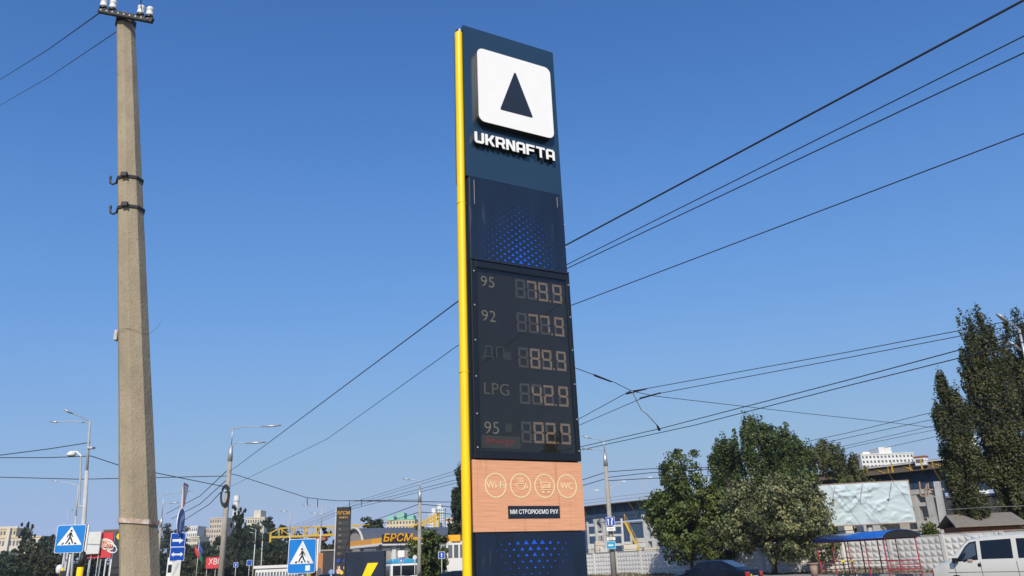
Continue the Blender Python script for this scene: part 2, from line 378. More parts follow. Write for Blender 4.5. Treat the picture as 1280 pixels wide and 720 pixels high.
# dot pattern of triangles
def tri_pat(name, cx, zb, rowsn, dx, dz, half, fn):
    t = MB()
    for r in range(rowsn):
        off = .5 if r % 2 else 0
        for i in range(-9, 10):
            u = (i + off); s = fn(u, r)
            if s < .0028 or abs(u * dx) > half: continue
            x = cx + u * dx; z = zb + r * dz
            t.add([(x - s, .0, z), (x + s, .0, z), (x, .0, z + s * 1.35)], [(0, 1, 2)])
    return t
tp_ = tri_pat('p', .672, 4.888, 21, .104, .0405, .52, lambda u, r: .030 * (1 - abs(u) / 6.2) * (1 - r / 23.0) ** .9 * (1 if abs(u) < 5.2 - max(0, r - 9) * .28 else 0)).build('triangle_pattern', 'blue_print', py)
tp_['kind'] = 'stuff'; tp_.location = (0, .0095, 0)
tp_ = tri_pat('q', .676, 0, 6, .0955, -.058, .50, lambda u, r: .035 * (1 - abs(u) / 5.6) * (1 - r / 7.5)).build('triangle_pattern', 'blue_print', py); tp_['kind'] = 'stuff'; tp_.location = (0, .002, 1.79)
# logo box with rounded corners and triangle
lg = flat2d('logo_box', [rrect(.132, 6.63, 1.19, 7.69, .085)], 'dark_side', py, (0, -.022, 0), .08)
lf = flat2d('logo_face', [rrect(.135, 6.633, 1.187, 7.687, .083)], 'white_acryl', lg, (0, -.0435, 0), .006)
def rtri(pts, r, n=4):
    out = []; m = len(pts)
    for i in range(m):
        p = Vector(pts[i]); a = Vector(pts[i - 1]) - p; b = Vector(pts[(i + 1) % m]) - p; a.normalize(); b.normalize()
        ang = a.angle(b); d = r / math.tan(ang / 2); s = p + a * d; e = p + b * d
        for k in range(n + 1):
            t = k / n; q = s * (1 - t) ** 2 + p * 2 * t * (1 - t) + e * t * t; out.append((q.x, q.y))
    return out
flat2d('logo_triangle', [rtri([(.660, 7.49), (.425, 6.862), (.893, 6.862)], .02)], 'navy_dark', lg, (0, -.0475, 0), .004)
LET = dict(U=[[(0, 1), (0, .15), (.15, 0), (.7, 0), (.85, .15), (.85, 1), (.62, 1), (.62, .22), (.23, .22), (.23, 1)]],
    K=[[(0, 0), (0, 1), (.23, 1), (.23, .62), (.34, .62), (.58, 1), (.86, 1), (.54, .5), (.88, 0), (.6, 0), (.34, .38), (.23, .38), (.23, 0)]],
    R=[[(0, 0), (0, 1), (.7, 1), (.85, .85), (.85, .5), (.72, .36), (.87, 0), (.62, 0), (.49, .32), (.23, .32), (.23, 0)], [(.23, .52), (.62, .52), (.62, .8), (.23, .8)]],
    N=[[(0, 0), (0, 1), (.26, 1), (.62, .38), (.62, 1), (.85, 1), (.85, 0), (.59, 0), (.23, .62), (.23, 0)]],
    A=[[(0, 0), (0, .85), (.15, 1), (.7, 1), (.85, .85), (.85, 0), (.62, 0), (.62, .25), (.23, .25), (.23, 0)], [(.23, .45), (.62, .45), (.62, .8), (.23, .8)]],
    F=[[(0, 0), (0, 1), (.8, 1), (.8, .8), (.23, .8), (.23, .59), (.74, .59), (.74, .39), (.23, .39), (.23, 0)]],
    T=[[(0, .8), (0, 1), (.85, 1), (.85, .8), (.54, .8), (.54, 0), (.31, 0), (.31, .8)]])
for i, ch in enumerate('UKRNAFTA'):
    pl = [[(x * 1.0, y) for x, y in p] for p in LET[ch]]
    l = flat2d('letter', pl, 'dark_side', py, (.082 + i * .1405, -.012, 6.333), .06, .148)
    flat2d('letter_face', [[(x + (.0), y) for x, y in p] for p in pl], 'white_acryl', l, (0, -.0335, 0), .006, .148)
# icon row and slogan plate on the wood panel
def ring(cx, cz, r, t=.0055, n=40):
    return [[(cx + (r + t) * math.cos(2 * math.pi * i / n), cz + (r + t) * math.sin(2 * math.pi * i / n)) for i in range(n)], [(cx + (r - t) * math.cos(2 * math.pi * i / n), cz + (r - t) * math.sin(2 * math.pi * i / n)) for i in range(n)]]
IZ = 2.372
for cx in (.25, .543, .832, 1.11):
    flat2d('icon_ring', ring(cx, IZ, .119), 'cream', py, (0, -.0005, 0), .002)
text('icon_lettering', 'Wi-Fi', .098, 'cream', py, (.25, -.0005, IZ), .001, .95)
text('icon_lettering', 'WC', .098, 'cream', py, (1.11, -.0005, IZ), .001, .95)
cupm = MB(); pts = [Vector((.492, 0, IZ + .02)), Vector((.60, 0, IZ + .02))]
arc = [Vector((.546 + .054 * math.cos(a), 0, IZ + .02 + .066 * math.sin(a))) for a in np.linspace(math.pi, 2 * math.pi, 12)]
cupm.path(arc, .004); cupm.path(pts, .004)
cupm.path([Vector((.602 + .02 * math.cos(a), 0, IZ - .01 + .02 * math.sin(a))) for a in np.linspace(-2, 2, 8)], .004)
for k in range(3):
    cupm.path([Vector((.522 + k * .022 + .005 * math.sin(t * 6), 0, IZ + .034 + t * .045)) for t in np.linspace(0, 1, 7)], .0032)
cupm.build('cup_icon', 'cream', py)
ct = MB(); q = lambda *a: [Vector((.832 + x, 0, IZ + z)) for x, z in a]
ct.path(q((-.072, .058), (-.05, .058), (-.026, -.04), (.055, -.04)), .004); ct.path(q((-.045, .034), (.07, .034), (.06, -.018), (-.03, -.018)), .004)
for k in range(5): ct.path(q((-.018 + k * .018, .022), (-.014 + k * .016, -.008)), .0028)
for x in (-.018, .046): ct.tube((.832 + x, -.002, IZ - .062), (.832 + x, .002, IZ - .062), .011, .011, 10)
ct.path(q((-.074, .058), (-.06, .058)), .008)
ct.build('trolley_icon', 'cream', py)
pb = MB().box((.383, -.004, 2.043), (1.0, .0015, 2.168)).build('slogan_plate', 'navy_dark', py)
text('slogan_lettering', 'МИ СТВОРЮЄМО РУХ', .060, 'white_acryl', pb, (.6915, -.0045, 2.1055), .0012, .88, .0006)
# yellow tube along the near edge with its black end fitting
yt = MB(); prof = []
for a in np.linspace(0, 2 * math.pi, 20, endpoint=False): prof.append((-.052 + .047 * math.cos(a), .075 + .055 * math.sin(a)))
n = len(prof)
yt.add([(x, y, .3) for x, y in prof] + [(x, y, 7.93) for x, y in prof], [(i, (i + 1) % n, n + (i + 1) % n, n + i) for i in range(n)] + [tuple(range(n, 2 * n))])
yto = yt.build('edge_tube', 'yellow', py, True)
m_ = yto.modifiers.new('s', 'EDGE_SPLIT'); m_.split_angle = R_(60)
MB().tube((-.05, .075, 7.931), (-.05, .075, 7.975), .040, .038, 12).build('end_cap', 'black_steel', yto)
MB().box((-.066, .03, 7.94), (-.04, .05, 7.972)).build('cap_clip', 'white', yto)
for z in (5.55, 3.55): MB().tube((-.052, .075, z), (-.052, .075, z + .008), .0565, .0565, 20).build('tube_joint', 'yellow', yto)

# ------------------------------------------------------------------ big concrete pole on the left
pb_, pt_ = W(175, 731, 8.75), W(157, 21, 8.2)
d_ = (pb_ - pt_).normalized(); base = pb_ + d_ * (pb_.z / -d_.z)
cpole = thing('concrete_pole', 'leaning eight-sided concrete pole with steel crossarm and white insulators in foreground', 'utility pole', base)
top = pt_ - base
N8 = 8
shaft = MB(); nseg = 24
def rad(t): return .232 + (.112 - .232) * t
for k in range(nseg + 1):
    t = k / nseg; c = top * t; r = rad(t)
    shaft.v += [(c.x + r * math.cos(R_(45 * i + 9.3)) * (1 + rnd.uniform(-.008, .008)), c.y + r * math.sin(R_(45 * i + 9.3)), c.z) for i in range(8)]
for k in range(nseg):
    shaft.f += [(k * 8 + i, k * 8 + (i + 1) % 8, (k + 1) * 8 + (i + 1) % 8, (k + 1) * 8 + i) for i in range(8)]
shaft.f.append(tuple(nseg * 8 + i for i in range(8)))
shaft.build('shaft', 'conc', cpole, bevel=.004)
def on(px, py_, Y=8.2): return W(px, py_, Y) - base
arm_a, arm_b = on(124, 13, 8.06), on(191, 26, 8.0)
ad = (arm_b - arm_a).normalized()
MB().beam(arm_a, arm_b, .05, .07).build('crossarm', 'black_steel', cpole, bevel=.006)
ah = MB()
for k in range(9): ah.tube(arm_a + ad * (.04 + k * .085) + Vector((0, -.026, 0)), arm_a + ad * (.04 + k * .085) + Vector((0, -.028, 0)), .011, .011, 8)
ah.build('bolt_hole', 'grey_steel', cpole)
ins_tops = []
for px, pyy in ((128.5, 6), (140, 9), (175, 19), (186, 22)):
    c = arm_a + ad * ((px - 124) / 67 * (arm_b - arm_a).length)
    i_ = MB().lathe([(.010, -.02), (.010, .06), (.040, .06), (.044, .075), (.044, .115), (.034, .125), (.034, .135), (.044, .145), (.044, .175), (.03, .195), (.012, .2)], 14, c)
    io = i_.build('insulator', 'porcelain', cpole, True)
    MB().tube(c + Vector((0, 0, .035)), c + Vector((0, 0, .066)), .046, .046, 12).build('insulator_base', 'black_steel', io)
    ins_tops.append(base + c + Vector((0, 0, .13)))
def band(t, r_extra, m, name, hh=.045, tilt=0):
    c = top * t; r = rad(t) + r_extra; mb = MB(); vs = []
    for z in (-hh / 2, hh / 2):
        for rr in (r, r + .012):
            vs += [(c.x + rr * math.cos(R_(45 * i + 9.3)), c.y + rr * math.sin(R_(45 * i + 9.3)), c.z + z + tilt * math.cos(R_(45 * i + 9.3))) for i in range(8)]
    fs = []
    for i in range(8):
        j = (i + 1) % 8
        fs += [(8 + i, 8 + j, 24 + j, 24 + i), (16 + i, 16 + j, 24 + j, 24 + i), (i, j, 8 + j, 8 + i)]
    return mb.add(vs, fs).build(name, m, cpole)
def tpole(py_): 
    lo, hi = 0., 1.
    for _ in range(40):
        m = (lo + hi) / 2; v = base + top * m - Vector((0, 0, EYE)); yy = 360 - FPX * v.dot(CU) / v.dot(CF)
        if yy > py_: lo = m
        else: hi = m
    return lo
b0 = band(tpole(30), .004, 'black_steel', 'collar_band', .06)
for pyv in (227, 264):
    t = tpole(pyv); bo = band(t, .004, 'black_steel', 'hook_band', .035, .01); c = top * t; r = rad(t)
    hk = MB(); x0 = c.x - r
    hk.path([Vector((x0, c.y, c.z)), Vector((x0 - .06, c.y, c.z - .03)), Vector((x0 - .095, c.y, c.z - .01)), Vector((x0 - .10, c.y, c.z + .06))], .011, 8)
    hk.tube((x0 - .10, c.y, c.z + .05), (x0 - .10, c.y, c.z + .085), .016, .014, 8)
    hk.build('hook', 'black_steel', bo)
    MB().box((c.x - .02, c.y - r - .05, c.z - .02), (c.x + .05, c.y - r - .005, c.z + .035)).build('clamp', 'black_steel', bo, bevel=.004)
band(tpole(652), .005, 'rust_white', 'rusty_band', .05, -.02)
t = tpole(418); c = top * t
MB().box((c.x - rad(t) - .035, c.y - .05, c.z - .07), (c.x - rad(t) + .005, c.y + .03, c.z + .05)).build('junction_box', 'grey_steel', cpole, bevel=.004)
MB().path([c + Vector((math.cos(a) * (rad(t) + .012), math.sin(a) * (rad(t) + .012), .02 * math.sin(3 * a))) for a in np.linspace(math.pi, 2 * math.pi, 10)] + [c + Vector((rad(t) + .10, 0, .08)), c + Vector((rad(t) + .14, 0, .16))], .0014, 4).build('tie_wire', 'wire', cpole)

# ------------------------------------------------------------------ overhead wires
nw = [0]
def wire(label, pts, r=.014, cat='wire', parts=None, m='wire', sag=0):
    P = []
    for a, b in zip(pts[:-1], pts[1:]):
        nseg = 8
        for k in range(nseg):
            t = k / nseg; P.append(a.lerp(b, t) - Vector((0, 0, sag * 4 * t * (1 - t))))
    P.append(pts[-1])
    mb = MB().path(P, r, 5)
    return tag(mb.build('overhead_wire', m), label, cat, 'overhead wires')
HZ = 8.0
def wz(*pp, z=HZ): return [Wz(x, y, z) for x, y in pp]
def ext(pts, L=40): return pts + [pts[-1] + (pts[-1] - pts[-2]).normalized() * L]
wire('thick black wire from the lamp pole up past the pylon to the top right corner', ext([W(287, 589, 55)] + wz((296, 583), (572, 377)) + wz((710, 305), (1280, 0))), .017)
wire('upper of the two close wires crossing the sky right of the pylon', ext(wz((620, 378), (712, 329), (1280, 45))), .010)
wire('lower of the two close wires crossing the sky right of the pylon', ext(wz((620, 382), (712, 334), (1280, 66))), .011)
wire('lowest sky wire running from the lamp pole behind the price display to the right edge', ext([W(284, 609, 55)] + wz((291, 607), (410, 548), (572, 432), (716, 381), (1280, 167))), .012)
# trolley wires, about 6 m up
TZ = 6.0
wire('upper trolley wire of the far pair, passing the splice beside the pylon', ext(wz((338, 668), (454, 624), (574, 587), (725, 523), (787, 489), (812, 485), (1060, 440), (1195, 414), z=TZ), 25), .010)
wire('lower trolley wire of the far pair, passing the splice beside the pylon', ext(wz((338, 671), (454, 627), (574, 591), (725, 531), (802, 498), (828, 491), (1060, 447), (1195, 421), z=TZ), 25), .010)
wire('upper trolley wire of the near pair above the linden trees', ext(wz((345, 672), (440, 633), (569, 600), (728, 558), (824, 536), (1060, 475), (1197, 438), z=5.7), 25), .013)
wire('lower trolley wire of the near pair above the linden trees', ext(wz((345, 675), (440, 636), (569, 604), (728, 562), (870, 531), (1060, 482), (1193, 449), z=5.7), 25), .013)
# span wire with splice insulators
wire('span wire dropping from behind the pylon to the trolley splice and on to the poplars', wz((700, 452), (722, 461), (768, 478), (790, 489), (818, 495), (1000, 516), (1112, 528), (1180, 536), (1228, 540), z=6.15) + [W(1253, 521, 27), W(1300, 498, 25)], .010)
sp1 = thing('splice_insulator', 'dark stick insulator and zigzag white dropper hanging where the trolley wires meet', 'insulator', Wz(790, 488, 6.1))
o0 = sp1.location.copy()
for a, b, r in (((743, 469), (764, 477), .030), ((783, 492), (808, 486), .030), ((800, 498), (826, 491), .028)):
    MB().tube(Wz(*a, 6.1) - o0, Wz(*b, 6.1) - o0, r, r * .7, 8).build('insulator_stick', 'rust' if r > .035 else 'black_steel', sp1)
dr = [Wz(790, 489, 6.1) - o0, Wz(802, 513, 5.95) - o0, Wz(808, 517, 5.9) - o0, Wz(821, 531, 5.75) - o0]
MB().path(dr, .018, 6).build('dropper', 'porcelain', sp1)
MB().tube(dr[-1], Wz(824, 537, 5.72) - o0, .02, .05, 8).build('clamp', 'black_steel', sp1)
wire('thin wire above the billboard, first of the stacked right hand wires', wz((1008, 552), (1060, 541), (1200, 507), (1290, 480), z=9) , .018)
wire('thin wire above the billboard, second of the stacked right hand wires', wz((1010, 558), (1060, 547), (1200, 517), (1290, 494), z=9), .018)
wire('thin wire above the white apartment block, third of the stacked right hand wires', wz((1040, 561), (1072, 554), (1155, 535), (1290, 504), z=9), .016)
wire('thin wire close above the white apartment block, fourth of the stacked right hand wires', wz((1040, 565), (1072, 557), (1155, 540), (1290, 512), z=9), .016)
wire('lowest of the stacked right hand wires, ending at the small poplar', wz((1105, 560), (1155, 549), (1290, 520), z=9), .018)
wire('pale cable strung low across the poplar trunks over the shed', [W(1185, 637, 50), W(1232, 634, 48), W(1290, 632, 46)], .010, m='grey_steel')
# wires on the left
wire('black service wire falling to the left from the crossarm of the foreground pole', [ins_tops[0] + Vector((0, 0, -.12)), W(60, 62, 14), W(-20, 112, 24)], .009)
wire('lower service wire falling to the left behind the foreground pole', [W(160, 30, 9.5), W(145, 40, 10), W(60, 97, 15), W(-20, 143, 25)], .007)
wire('short wire rising overhead from the right insulators of the foreground pole', [ins_tops[2], W(176, -6, 7.6), W(172, -60, 6.0)], .007)
wire('lumpy cable running left from the top of the tall white lamp post', [W(113, 553, 50), W(62, 561, 50), W(-15, 571, 50)], .030)
wire('cable running left and right from the bracket of the tall white lamp post', [W(-15, 572, 50), W(60, 572, 50), W(114, 570, 50), W(150, 582, 51), W(279, 608, 55)], .028)
wire('level cable crossing behind the foreground pole to the concrete lamp pole', [W(-15, 596, 54), W(100, 599, 54), W(195, 597, 55), W(283, 595, 55)], .028)
wire('upper of three cables fanning left from the concrete lamp pole', [W(283, 589, 55), W(250, 620, 70), W(208, 642, 88)], .03)
wire('middle of three cables fanning left from the concrete lamp pole', [W(282, 601, 55), W(250, 630, 70), W(214, 649, 88)], .03)
wire('lower of three cables fanning left from the concrete lamp pole', [W(281, 610, 55), W(262, 630, 66), W(229, 651, 86)], .03)
wire('span wire from the concrete lamp pole to the hangers above the gantry', [W(288, 592, 55), W(300, 595, 56), W(383, 622, 62), W(420, 626, 66), W(524, 625, 64)], .024)
wire('straight span wire between the middle lamp pole and the yellow edged pylon', [W(437, 626, 70), W(524, 627, 64), W(600, 628, 98)], .03)
wire('second span wire right of the middle lamp pole', [W(455, 655, 110), W(524, 630, 64), W(600, 637, 98)], .03)
wire('third span wire low on the middle lamp pole', [W(455, 662, 110), W(524, 640, 64), W(600, 645, 98)], .03)
wire('cable left of the lamp pole with the lane sign', [W(715, 604, 66), W(755, 591, 65)], .03)
wire('lower cable left of the lamp pole with the lane sign', [W(715, 611, 66), W(755, 599, 65)], .03)
wire('upper cable from the lane sign lamp pole to the first linden', [W(757, 590, 65), W(812, 586, 67), W(900, 584, 72)], .03)
wire('middle cable from the lane sign lamp pole to the first linden', [W(757, 597, 65), W(812, 591, 67), W(900, 586, 72)], .03)
wire('lower cable from the lane sign lamp pole to the first linden', [W(757, 601, 65), W(812, 598, 67), W(900, 594, 72)], .03)
for (a, b, Y), lb in zip((((384, 623), (384, 632), 62), ((397, 624), (397, 634), 63), ((437, 626), (437, 638), 70), ((452, 624), (452, 633), 78)), ('leftmost', 'second from left', 'third from left, above the black pylon', 'rightmost')):
    tag(MB().tube(W(*a, Y), W(*b, Y), .03, .03, 6).build('wire_hanger', 'black_steel'), 'short black trolley wire hanger, ' + lb, 'hanger', 'trolley wire hangers')

# ------------------------------------------------------------------ lamp posts
def lamp(label, bpx, Y, top_, conc_py, arms, rb=.13, rt=.05, m='grey_steel', cm='conc_grey', head=.7, armr=.035):
    b = G(bpx, Y); o = thing('street_lamp', label, 'street lamp', b, 0, 'street lamps')
    tp = W(*top_, Y) - b
    if conc_py:
        f = None
        for k in range(200):
            c = tp * (k / 200); v = b + c - Vector((0, 0, EYE)); yy = 360 - FPX * v.dot(CU) / v.dot(CF)
            if yy <= conc_py: break
        MB().tube((0, 0, 0), c, rb * 1.25, rb * .8, 10).build('post', cm, o, True)
        MB().tube(c - Vector((0, 0, .2)), c + tp.normalized() * .9, rb * .95, rb * .75, 10).build('sleeve', 'galv', o, True)
        MB().tube(c + tp.normalized() * .9, tp, rt, rt * .8, 8).build('mast', m, o, True)
    else:
        MB().tube((0, 0, 0), tp * .72, rb, rb * .75, 10).build('post', m, o, True)
        MB().tube(tp * .72, tp, rb * .55, rt, 8).build('mast', m, o, True)
    for (ax, ay), (ex, ey), dY in arms:
        a = W(ax, ay, Y) - b; e = W(ex, ey, Y + dY) - b
        am = MB(); mid = a.lerp(e, .5) + Vector((0, 0, .12 * (e - a).length * .3))
        hd = (e - a).normalized(); hs = e - hd * head
        am.path([a, a.lerp(hs, .5) + Vector((0, 0, .03 * (e - a).length)), hs], armr, 6)
        ao = am.build('arm', m, o)
        u = hd; s_ = u.cross(Vector((0, 0, 1))).normalized() * .13; up = Vector((0, 0, 1)) * .06
        q0, q1, q2 = hs, hs + u * head * .45, e
        vs = []
        for p, kk in ((q0, .35), (q1, 1), (q2, .6)):
            vs += [p - s_ * kk - up * kk, p + s_ * kk - up * kk, p + s_ * kk * .7 + up * kk, p - s_ * kk * .7 + up * kk]
        fs = [(0, 1, 2, 3), (11, 10, 9, 8)]
        for k in (0, 4):
            fs += [(k + i, k + 4 + i, k + 4 + (i + 1) % 4, k + (i + 1) % 4) for i in range(4)]
        MB().add(vs, fs).build('lamp_head', 'galv', o, True)
    return o
L1 = lamp('tall pale lamp post with two arms and a side mast, left of the foreground pole', 103, 50, (112.5, 526), None, [((112.5, 527), (80, 512), -1), ((112, 529), (63, 527), .5)], .16, .06, 'white_conc', head=.6)
b1 = L1.location
MB().path([W(103, 634, 50) - b1, W(99, 632, 50) - b1, W(101.5, 570, 50) - b1], .055, 8).build('side_mast', 'white_conc', L1)
MB().path([W(101.5, 570, 50) - b1, W(96, 564.5, 50) - b1, W(90, 565, 50) - b1], .055, 8).build('arm', 'white', L1)
MB().lathe([(.04, .28), (.14, .24), (.26, .1), (.28, 0), (.2, -.06)], 14, W(89, 569, 50) - b1).build('lamp_head', 'white', L1, True)
MB().box((-.18, -.18, 0), (.18, .18, .12), Matrix.Translation(W(113.8, 561, 50) - b1)).build('clamp_band', 'grey_steel', L1)
lamp('single arm lamp post just behind the tall pale lamp post', 90, 88, (98, 607), None, [((98, 607), (65, 600.5), 0)], .14, .06, 'white_conc', head=.8)
lamp('distant lamp post above the left pedestrian crossing sign', 80, 150, (85, 639), None, [((85, 639), (91.5, 637.5), 1)], .1, .05, 'white_conc')
lamp('double arm lamp on a concrete post between the foreground pole and the yield sign', 195, 89, (205, 617), 657, [((205, 619), (238, 613.5), 0), ((205, 630), (224, 628), 0)], .17, .05, 'galv', head=1.1)
lamp('concrete lamp pole with two level arms reaching right and a bundle of cables', 276, 55, (291, 534), 574, [((291.5, 536), (351.5, 531.5), 0), ((290.5, 555), (332, 552.5), 0)], .175, .045, 'galv', head=1.5, armr=.03)
lp = lamp('concrete lamp pole standing in front of the small roundish tree', 524, 64, (525, 602), 625, [((525, 602), (503.5, 598), 0)], .15, .04, 'galv', head=.6)
lamp('concrete lamp pole beside the fence carrying a blue lane sign', 766, 65, (754.5, 547), 580, [((754.5, 552), (728, 545), 0), ((754.7, 564), (728, 560), 0)], .19, .05, 'galv', head=.8, armr=.03)
lamp('silver lamp post with two curved arms in front of the big poplars', 1330, 33, (1274, 412), None, [((1274, 412), (1246, 392.5), 0), ((1276, 438), (1261, 427), 0)], .1, .05, 'galv', head=.55)
for (bp, Y, tp, arms, lb) in ((316, 165, (320, 662), [((320, 662), (312, 659.5), 0), ((320, 667), (312, 665), 0)], 'distant lamp post in front of the tall dark poplar'),
        (386, 150, (392, 654), [((392, 654), (372, 653), 0), ((392, 659), (373, 659), 0)], 'far double arm lamp left of the yellow gantry'),
        (326, 170, (329, 657), [((329, 657), (316, 654), 0)], 'far single arm lamp in front of the dark woodland'),
        (363, 100, (362.6, 640), [((362.6, 640), (350, 638.5), 0)], 'single arm lamp rising behind the right crossing sign'),
        (398, 92, (402.8, 633), [((402.8, 634), (378, 631), 0), ((402.8, 643), (388, 641), 0)], 'double arm lamp rising left of the black fuel pylon'),
        (4, 230, (5, 693), [((5, 693), (14, 691), 0)], 'small far lamp at the left frame edge'), (3, 200, (7, 697), [((7, 697), (14, 694.5), 0), ((7, 697), (1, 695), 0)], 'small far double lamp at the left frame edge'),
        (9, 220, (11.5, 704), [((11.5, 704), (8, 703), 0)], 'small short far lamp near the left frame edge'),
        (41, 220, (46, 688), [((46, 688), (40, 690), 0)], 'small far lamp before the olive trees, left one of two'), (45, 220, (49.5, 691), [((49.5, 691), (61, 690), 0)], 'small far lamp before the olive trees, right one of two')):
    lamp(lb, bp, Y, tp, None, arms, .13, .06, 'white_conc', head=1.0)
# cable bundle on the concrete lamp pole
cb = thing('cable_bundle', 'coil of black cable strapped to the concrete lamp pole', 'cable', W(283, 620, 55))
mb = MB()
for k in range(5):
    mb.path([Vector((.32 * math.cos(a) * (1 - k * .08), -.25 - .02 * k, .75 * math.sin(a) * (1 - .07 * k))) for a in np.linspace(0, 2 * math.pi, 14)], .035, 5)
mb.build('coil', 'black_steel', cb); MB().box((-.3, -.3, .3), (.3, -.2, .38)).build('strap', 'grey_steel', cb)

# ------------------------------------------------------------------ concrete fence of waffle panels
fe = thing('concrete_fence', 'long white concrete fence with rows of raised pyramids', 'fence', fp(0), math.atan2(FU.y, FU.x))
FH = 2.42
pm = MB(); nx, nz = 8, 5; x0, x1, z0, z1 = .12, PAN - .12, .22, FH - .14
pm.box((.0, -.0, .0), (PAN, .10, FH))
cw, chh = (x1 - x0) / nx, (z1 - z0) / nz
for i in range(nx):
    for j in range(nz):
        a, b, c, d = x0 + i * cw + .015, x0 + (i + 1) * cw - .015, z0 + j * chh + .012, z0 + (j + 1) * chh - .012
        pm.add([(a, -.001, c), (b, -.001, c), (b, -.001, d), (a, -.001, d), ((a + b) / 2, -.075, (c + d) / 2)], [(0, 1, 4), (1, 2, 4), (2, 3, 4), (3, 0, 4)])
first = pm.build('panel', 'fence', fe)
# the road side of the fence is local -y when x runs along FU: check sign of normal
pst = MB().box((-.13, -.10, 0), (.13, .16, FH + .06)).build('post', 'fence', fe, bevel=.015)
capm = MB().box((.005, -.035, FH + .002), (PAN - .005, .13, FH + .07)).build('coping', 'conc_grey', fe)
for k in range(-11, 16):
    if k == 0: continue
    for src in (first, pst, capm):
        c = src.copy(); C.objects.link(c); c.parent = fe; c.location = (k * PAN, 0, rnd.uniform(-.04, .03)); c.rotation_euler = (rnd.uniform(-.02, .02), 0, 0)
# dry grass at the foot of the fence
def leaves(name, pts, nrm, size, tone, m, parent=None, aspect=1.0):
    pts = np.asarray(pts, float); n = len(pts); rg = np.random.default_rng(len(pts) + 3)
    nrm = nrm / (np.linalg.norm(nrm, axis=1, keepdims=True) + 1e-9)
    t = rg.normal(size=(n, 3)); t -= nrm * (t * nrm).sum(1, keepdims=True); t /= (np.linalg.norm(t, axis=1, keepdims=True) + 1e-9)
    b = np.cross(nrm, t); s = (size * rg.uniform(.65, 1.35, n))[:, None]
    v = np.empty((n, 4, 3)); v[:, 0] = pts - t * s * .5; v[:, 1] = pts + b * s * .34 * aspect + nrm * s * .10; v[:, 2] = pts + t * s * .5; v[:, 3] = pts - b * s * .34 * aspect + nrm * s * .10
    me = bpy.data.meshes.new(name); me.vertices.add(n * 4); me.vertices.foreach_set('co', v.ravel())
    me.loops.add(n * 4); me.loops.foreach_set('vertex_index', np.arange(n * 4)); me.polygons.add(n)
    me.polygons.foreach_set('loop_start', np.arange(n) * 4); me.polygons.foreach_set('loop_total', np.full(n, 4)); me.update(calc_edges=True)
    a = me.attributes.new('tone', 'FLOAT', 'FACE'); a.data.foreach_set('value', np.clip(tone, 0, 1).astype(np.float32))
    me.materials.append(MT[m]); o = bpy.data.objects.new(name, me); C.objects.link(o)
    if parent: o.parent = parent
    return o
rg = np.random.default_rng(5)
gn = 9000; kk = rg.uniform(-11, 15, gn); clump = .5 + .5 * np.sin(kk * 3.1) * np.sin(kk * 1.3 + 1)
of = np.abs(rg.normal(0, .5, gn)) + .15; hh = rg.uniform(.03, .30, gn) * (.3 + clump)
gp_ = np.array([fp(k, o, h) for k, o, h in zip(kk, of, hh)])
gr = leaves('dry_grass', gp_, rg.normal(size=(gn, 3)) * [1, 1, .15], np.full(gn, .20), rg.uniform(0, 1, gn), 'grass', None, .5)
tag(gr, 'dry grass and weeds along the foot of the concrete fence', 'grass', None, 'stuff')

# ------------------------------------------------------------------ trees
def tree(name, label, loc, H, trunk_h, blobs, nleaf, leaf, m, seed, tr=.18, group='trees', lean=(0, 0), sub=.9, up=.2, cat='tree', fill=.55, stretch=(1, 1, .8), per=55):
    """blobs: (x, y, z, rx, ry, rz) in metres from the foot"""
    rg = np.random.default_rng(seed); o = thing(name, label, cat, loc, 0, group)
    vol = np.array([b[3] * b[4] * b[5] for b in blobs]) ** .75; vol /= vol.sum()
    nsub = max(14, nleaf // per); bi = rg.choice(len(blobs), nsub, p=vol); B = np.array(blobs)[bi]
    d = rg.normal(size=(nsub, 3)); d /= np.linalg.norm(d, axis=1, keepdims=True)
    rr = rg.uniform(fill, 1.0, nsub)[:, None]
    cen = B[:, :3] + d * rr * B[:, 3:6]
    srad = sub * rg.uniform(.55, 1.25, nsub)
    li = rg.integers(0, nsub, nleaf); e = rg.normal(size=(nleaf, 3)); e /= np.linalg.norm(e, axis=1, keepdims=True)
    p = cen[li] + e * (srad[li] * rg.uniform(.25, 1, nleaf) ** .6)[:, None] * np.array(stretch)
    nr = e * .8 + d[li] * .7 + rg.normal(size=(nleaf, 3)) * .7 + [0, 0, up]
    subtone = rg.normal(.45, .2, nsub)
    tone = subtone[li] + rg.normal(0, .28, nleaf)
    keep = p[:, 2] > trunk_h * .45
    leaves('crown', p[keep], nr[keep], np.full(keep.sum(), leaf), tone[keep], m, o)
    tk = MB(); tp = Vector((lean[0], lean[1], trunk_h)); zt = max(b[2] for b in blobs)
    ctop = Vector((np.mean([b[0] for b in blobs]), np.mean([b[1] for b in blobs]), zt))
    pts = [Vector((0, 0, 0)), tp * .5 + Vector((.05, 0, 0)), tp, tp.lerp(ctop, .5), ctop]
    rs = [tr * 1.35, tr, tr * .85, tr * .5, tr * .12]
    for a, b, r0, r1 in zip(pts[:-1], pts[1:], rs[:-1], rs[1:]): tk.tube(a, b, r0, r1, 9)
    sel = rg.choice(nsub, min(nsub, 26), replace=False)
    for i in sel:
        e_ = Vector(cen[i]); s_ = tp.lerp(ctop, max(0, min(.85, (e_.z - tp.z) / max(.1, ctop.z - tp.z) - .25)))
        mid = s_.lerp(e_, .55) + Vector((0, 0, -.06 * (e_ - s_).length))
        tk.tube(s_, mid, tr * .3, tr * .18, 5, False); tk.tube(mid, e_, tr * .18, tr * .06, 5, False)
    tk.build('trunk', 'bark', o, True)
    return o
